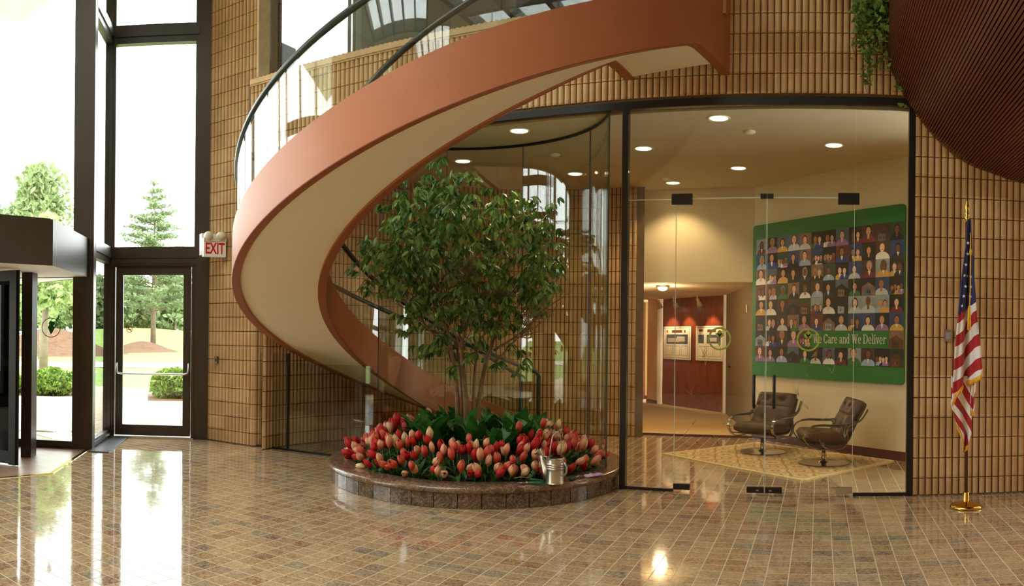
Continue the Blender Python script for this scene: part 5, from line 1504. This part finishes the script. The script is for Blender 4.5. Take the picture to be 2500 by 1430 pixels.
# paved forecourt with single pavers, 300 nearest as pieces
m_ = MB(); m_.prism([(-7.9, 7.3), (-9.0, 6.2), (-9.8, 4.6), (-15, -2), (-26, 6), (-20.6, 9.8), (-16.2, 11.9), (-11.5, 13.5)], -.10, -.045); pv = struct(m_.obj('ground_paving', M_PAVE))
poly = [(-8.3, 7.3), (-8.8, 6.35), (-10.0, 4.9), (-14, .5), (-24, 6), (-20.6, 9.6), (-16.2, 11.7), (-11.5, 13.2)]
br = MB(); br.box(-.098, .098, -.048, .048, 0, .022); BRM = br.mesh('paver', M_PAVE); lst = []
for i in range(-100, 100):
    for j in range(-160, 160):
        u, w = i*.206+(.103 if j % 2 else 0), j*.106
        x, y = -14+D1[0]*u+NN[0]*w, 6+D1[1]*u+NN[1]*w
        if inside(poly, x, y):
            px_, py_, d_ = seen((x, y, -.03)); lst.append((d_ if 70 < px_ < 460 else d_+100, x, y))
lst.sort(); rz_ = atan2(D1[1], D1[0])
for d_, x, y in lst[:300]: put('paver', BRM, (x, y, -.046), rz_, pv)
m_ = MB()
for d_, x, y in lst[300:5000]:
    m_.obox((x, y), D1, NN, (-.098, .098), (-.048, .048), (-.046, -.024))
stuff(m_.obj('paver_field', M_PAVE, pv))
sector('ground_road', -1500, 700, 31, 36.5, -.045, M_ROAD)
def mound(name, px, r, ra, rb, h, mt):
    cx, cy = polar(px, r); m_ = MB(); ca = HEAD+(px-1250)/FPX; rx_, ry_ = (cos(ca), -sin(ca)), (sin(ca), cos(ca))
    def P(u, v):
        a = 2*pi*u; q_ = v; x = ra*q_*cos(a); y = rb*q_*sin(a)
        return (cx+rx_[0]*x+ry_[0]*y, cy+rx_[1]*x+ry_[1]*y, -.07+h*(cos(pi*q_)*.5+.5)+.06*noise.noise(Vector((x*.4, y*.4, 0))))
    m_.grid(P, 40, 10); return struct(m_.obj(name, mt, smooth=True))
mound('ground_lawn_rise', 330, 82, 22, 14, 1.9, M_LAWN)
mound('ground_mulch_bank', 345, 60, 3.2, 7, .75, M_MULCH)
mound('ground_mulch_bank_far', 120, 52, 5.5, 9, 1.7, M_MULCH)
sector('ground_mulch_border', -300, 196, 16.3, 18.6, -.04, M_MULCH, .03); sector('ground_mulch_border_right', 362, 520, 15.2, 18.2, -.04, M_MULCH, .03)

def blob_foliage(rad, n, size, seed, shape='round', flat=1.0):
    """leaf cards scattered over and inside a crown; rad = (rx, ry, rz)"""
    rr = random.Random(seed); m_ = MB()
    for k in range(n):
        while True:
            p = Vector((rr.uniform(-1, 1), rr.uniform(-1, 1), rr.uniform(-1, 1)))
            if p.length <= 1: break
        if shape == 'round': p = p.normalized()*(p.length**.45)
        lump = 1+.22*noise.noise(p*2.6+Vector((seed, 0, 0)))
        c = Vector((p.x*rad[0]*lump, p.y*rad[1]*lump, p.z*rad[2]*lump))
        s_ = size*rr.uniform(.6, 1.3)
        u = Vector((rr.uniform(-1, 1), rr.uniform(-1, 1), rr.uniform(-1, 1)*flat)).normalized(); w = u.orthogonal().normalized()*.5
        w = Matrix.Rotation(rr.uniform(0, 6.28), 3, u) @ w
        m_.add([c-u*s_, c+w*s_, c+u*s_, c-w*s_+Vector((0, 0, s_*.2))], [(0, 1, 2, 3)])
    return m_
M_HEDGE = leafmat('hedge_leaf', srgb(84, 116, 34), srgb(132, 158, 58), .6, .25)
M_DEC = leafmat('tree_leaf', srgb(104, 124, 78), srgb(146, 162, 110), .7, .3)
M_DEC2 = leafmat('tree_leaf_light', srgb(128, 146, 88), srgb(166, 180, 122), .7, .3)
M_PINE = leafmat('pine_needle', srgb(98, 118, 80), srgb(132, 148, 104), .7, .25)
M_TRK = plain('tree_bark', srgb(120, 104, 86), .9, var=.25, scale=3)
def bush(label, px, r, rad, seed, z=0):
    x, y = polar(px, r); t_ = thing('clipped_bush', label, 'bush', (x, y, -.06+z))
    f_ = blob_foliage(rad, 2600, .055, seed); o = f_.obj('foliage', M_HEDGE, t_); stuff(o); o.location = (0, 0, rad[2]*.88)
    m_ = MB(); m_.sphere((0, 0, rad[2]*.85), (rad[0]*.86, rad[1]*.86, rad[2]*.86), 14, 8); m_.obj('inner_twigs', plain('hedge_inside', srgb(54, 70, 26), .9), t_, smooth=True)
    return t_
bush('clipped green bush seen through the glass by the revolving door', 128, 17.2, (.62, .55, .33), 3)
bush('low green bush beside the revolving door post outside', 10, 17.4, (.5, .45, .33), 4)
bush('rounded green bush on mulch seen through the side door', 428, 16.6, (.55, .55, .36), 5)
def tree_dec(label, px, r, h, w, seed, mt, trunk_h=2.0, cards=4200, sz=.28):
    x, y = polar(px, r); t_ = thing('outdoor_tree', label, 'tree', (x, y, 0))
    rr = random.Random(seed); m_ = MB(); m_.tube([(0, 0, -.4), (.05, 0, trunk_h*.6), (.1, .1, trunk_h+h*.45)], [.17, .14, .05], 8); m_.obj('trunk', M_TRK, t_, smooth=True)
    f_ = MB()
    lob = [(0, 0, .5, 1)]+[(rr.uniform(-.6, .6), rr.uniform(-.4, .4), rr.uniform(.15, .92), rr.uniform(.35, .6)) for k in range(11)]
    for (a, b, c, s_) in lob:
        n = int(cards/12*(1.5 if s_ == 1 else 1)); rad = (w*.5*s_*.8, w*.5*s_*.8, (h-trunk_h)*.36*s_)
        bl = blob_foliage(rad, n, sz, seed*31+int(c*100))
        k = (1-.55*max(0, c-.45)/.5)
        f_.add([(v[0]+a*w*.5*k, v[1]+b*w*.5*k, v[2]+trunk_h+(h-trunk_h)*(.10+.74*c)) for v in bl.v], bl.f)
    stuff(f_.obj('foliage', mt, t_)); return t_
def tree_pine(label, px, r, h, w, seed, trunk_h=1.6, zb_=0.0, layers=15, dens=150):
    x, y = polar(px, r); t_ = thing('pine_tree', label, 'tree', (x, y, zb_))
    rr = random.Random(seed); m_ = MB(); m_.tube([(0, 0, -.3), (.03, 0, h*.4), (0, .05, h*.96)], [.24, .15, .02], 8); m_.obj('trunk', M_TRK, t_, smooth=True)
    f_ = MB(); bm_ = MB()
    for k in range(layers):
        v = k/(layers-1); z = trunk_h+(h-trunk_h)*v; L = w*.5*(1-v)**.75*(1.0)+.15
        for q_ in range(7 if v < .8 else 5):
            a = rr.uniform(0, 2*pi); LL = L*rr.uniform(.6, 1.1)
            e = Vector((cos(a)*LL, sin(a)*LL, z+LL*.18)); bm_.tube([(0, 0, z-.1), e], [.035, .01], 4, cap=False)
            for c in range(int(dens*LL/w*1.1)+5):
                u = rr.uniform(.25, 1.05); p = Vector((cos(a)*LL*u, sin(a)*LL*u, z+LL*.18*u))+Vector((rr.gauss(0, .24), rr.gauss(0, .24), rr.gauss(.05, .10)))
                s_ = rr.uniform(.10, .22); d_ = Vector((rr.uniform(-1, 1), rr.uniform(-1, 1), rr.uniform(-.2, .6))).normalized(); w_ = d_.orthogonal().normalized()*.35
                f_.add([p-d_*s_, p+w_*s_, p+d_*s_, p-w_*s_], [(0, 1, 2, 3)])
    stuff(bm_.obj('branches', M_TRK, t_)); stuff(f_.obj('foliage', M_PINE, t_)); return t_
tree_pine('tall pine on the mulch bank seen through the side door', 374, 62, 12.8, 8.6, 8, 2.6, .6, 17, 360)
tree_dec('broad leafy tree rising above the revolving door canopy', 112, 55, 13.9, 6.8, 21, M_DEC, 2.2, 5600, .30)
tree_dec('pale rounded leafy tree just above the revolving door canopy', 100, 40, 7.9, 4.0, 22, M_DEC2, 1.6, 3800, .18)
tree_dec('dark leafy tree left of the tall pale one behind the canopy', 28, 60, 13.6, 5.2, 23, M_PINE, 1.8, 4200, .3)
tree_dec('small leafy tree beside the corner mullion outside', 185, 58, 7.4, 3.6, 24, M_DEC2, 1.5, 2600, .26)
tree_dec('young tree with a pale trunk behind the clipped bush', 106, 26, 5.2, 3.4, 25, M_DEC2, 2.0, 3000, .16)
rnd = random.Random(9)
for k, px in enumerate((285, 325, 352, 398, 430, 462, 205, 240, 160, 120, 70, 30, -20)):
    tree_dec('one of the row of woodland trees beyond the lawn', px+rnd.uniform(-6, 6), rnd.uniform(84, 96), rnd.uniform(7.2, 10.0), rnd.uniform(4.6, 6.4), 60+k, (M_DEC, M_PINE, M_DEC2)[k % 3], .8, 2600, .42)['group'] = 'woodland row beyond the lawn'
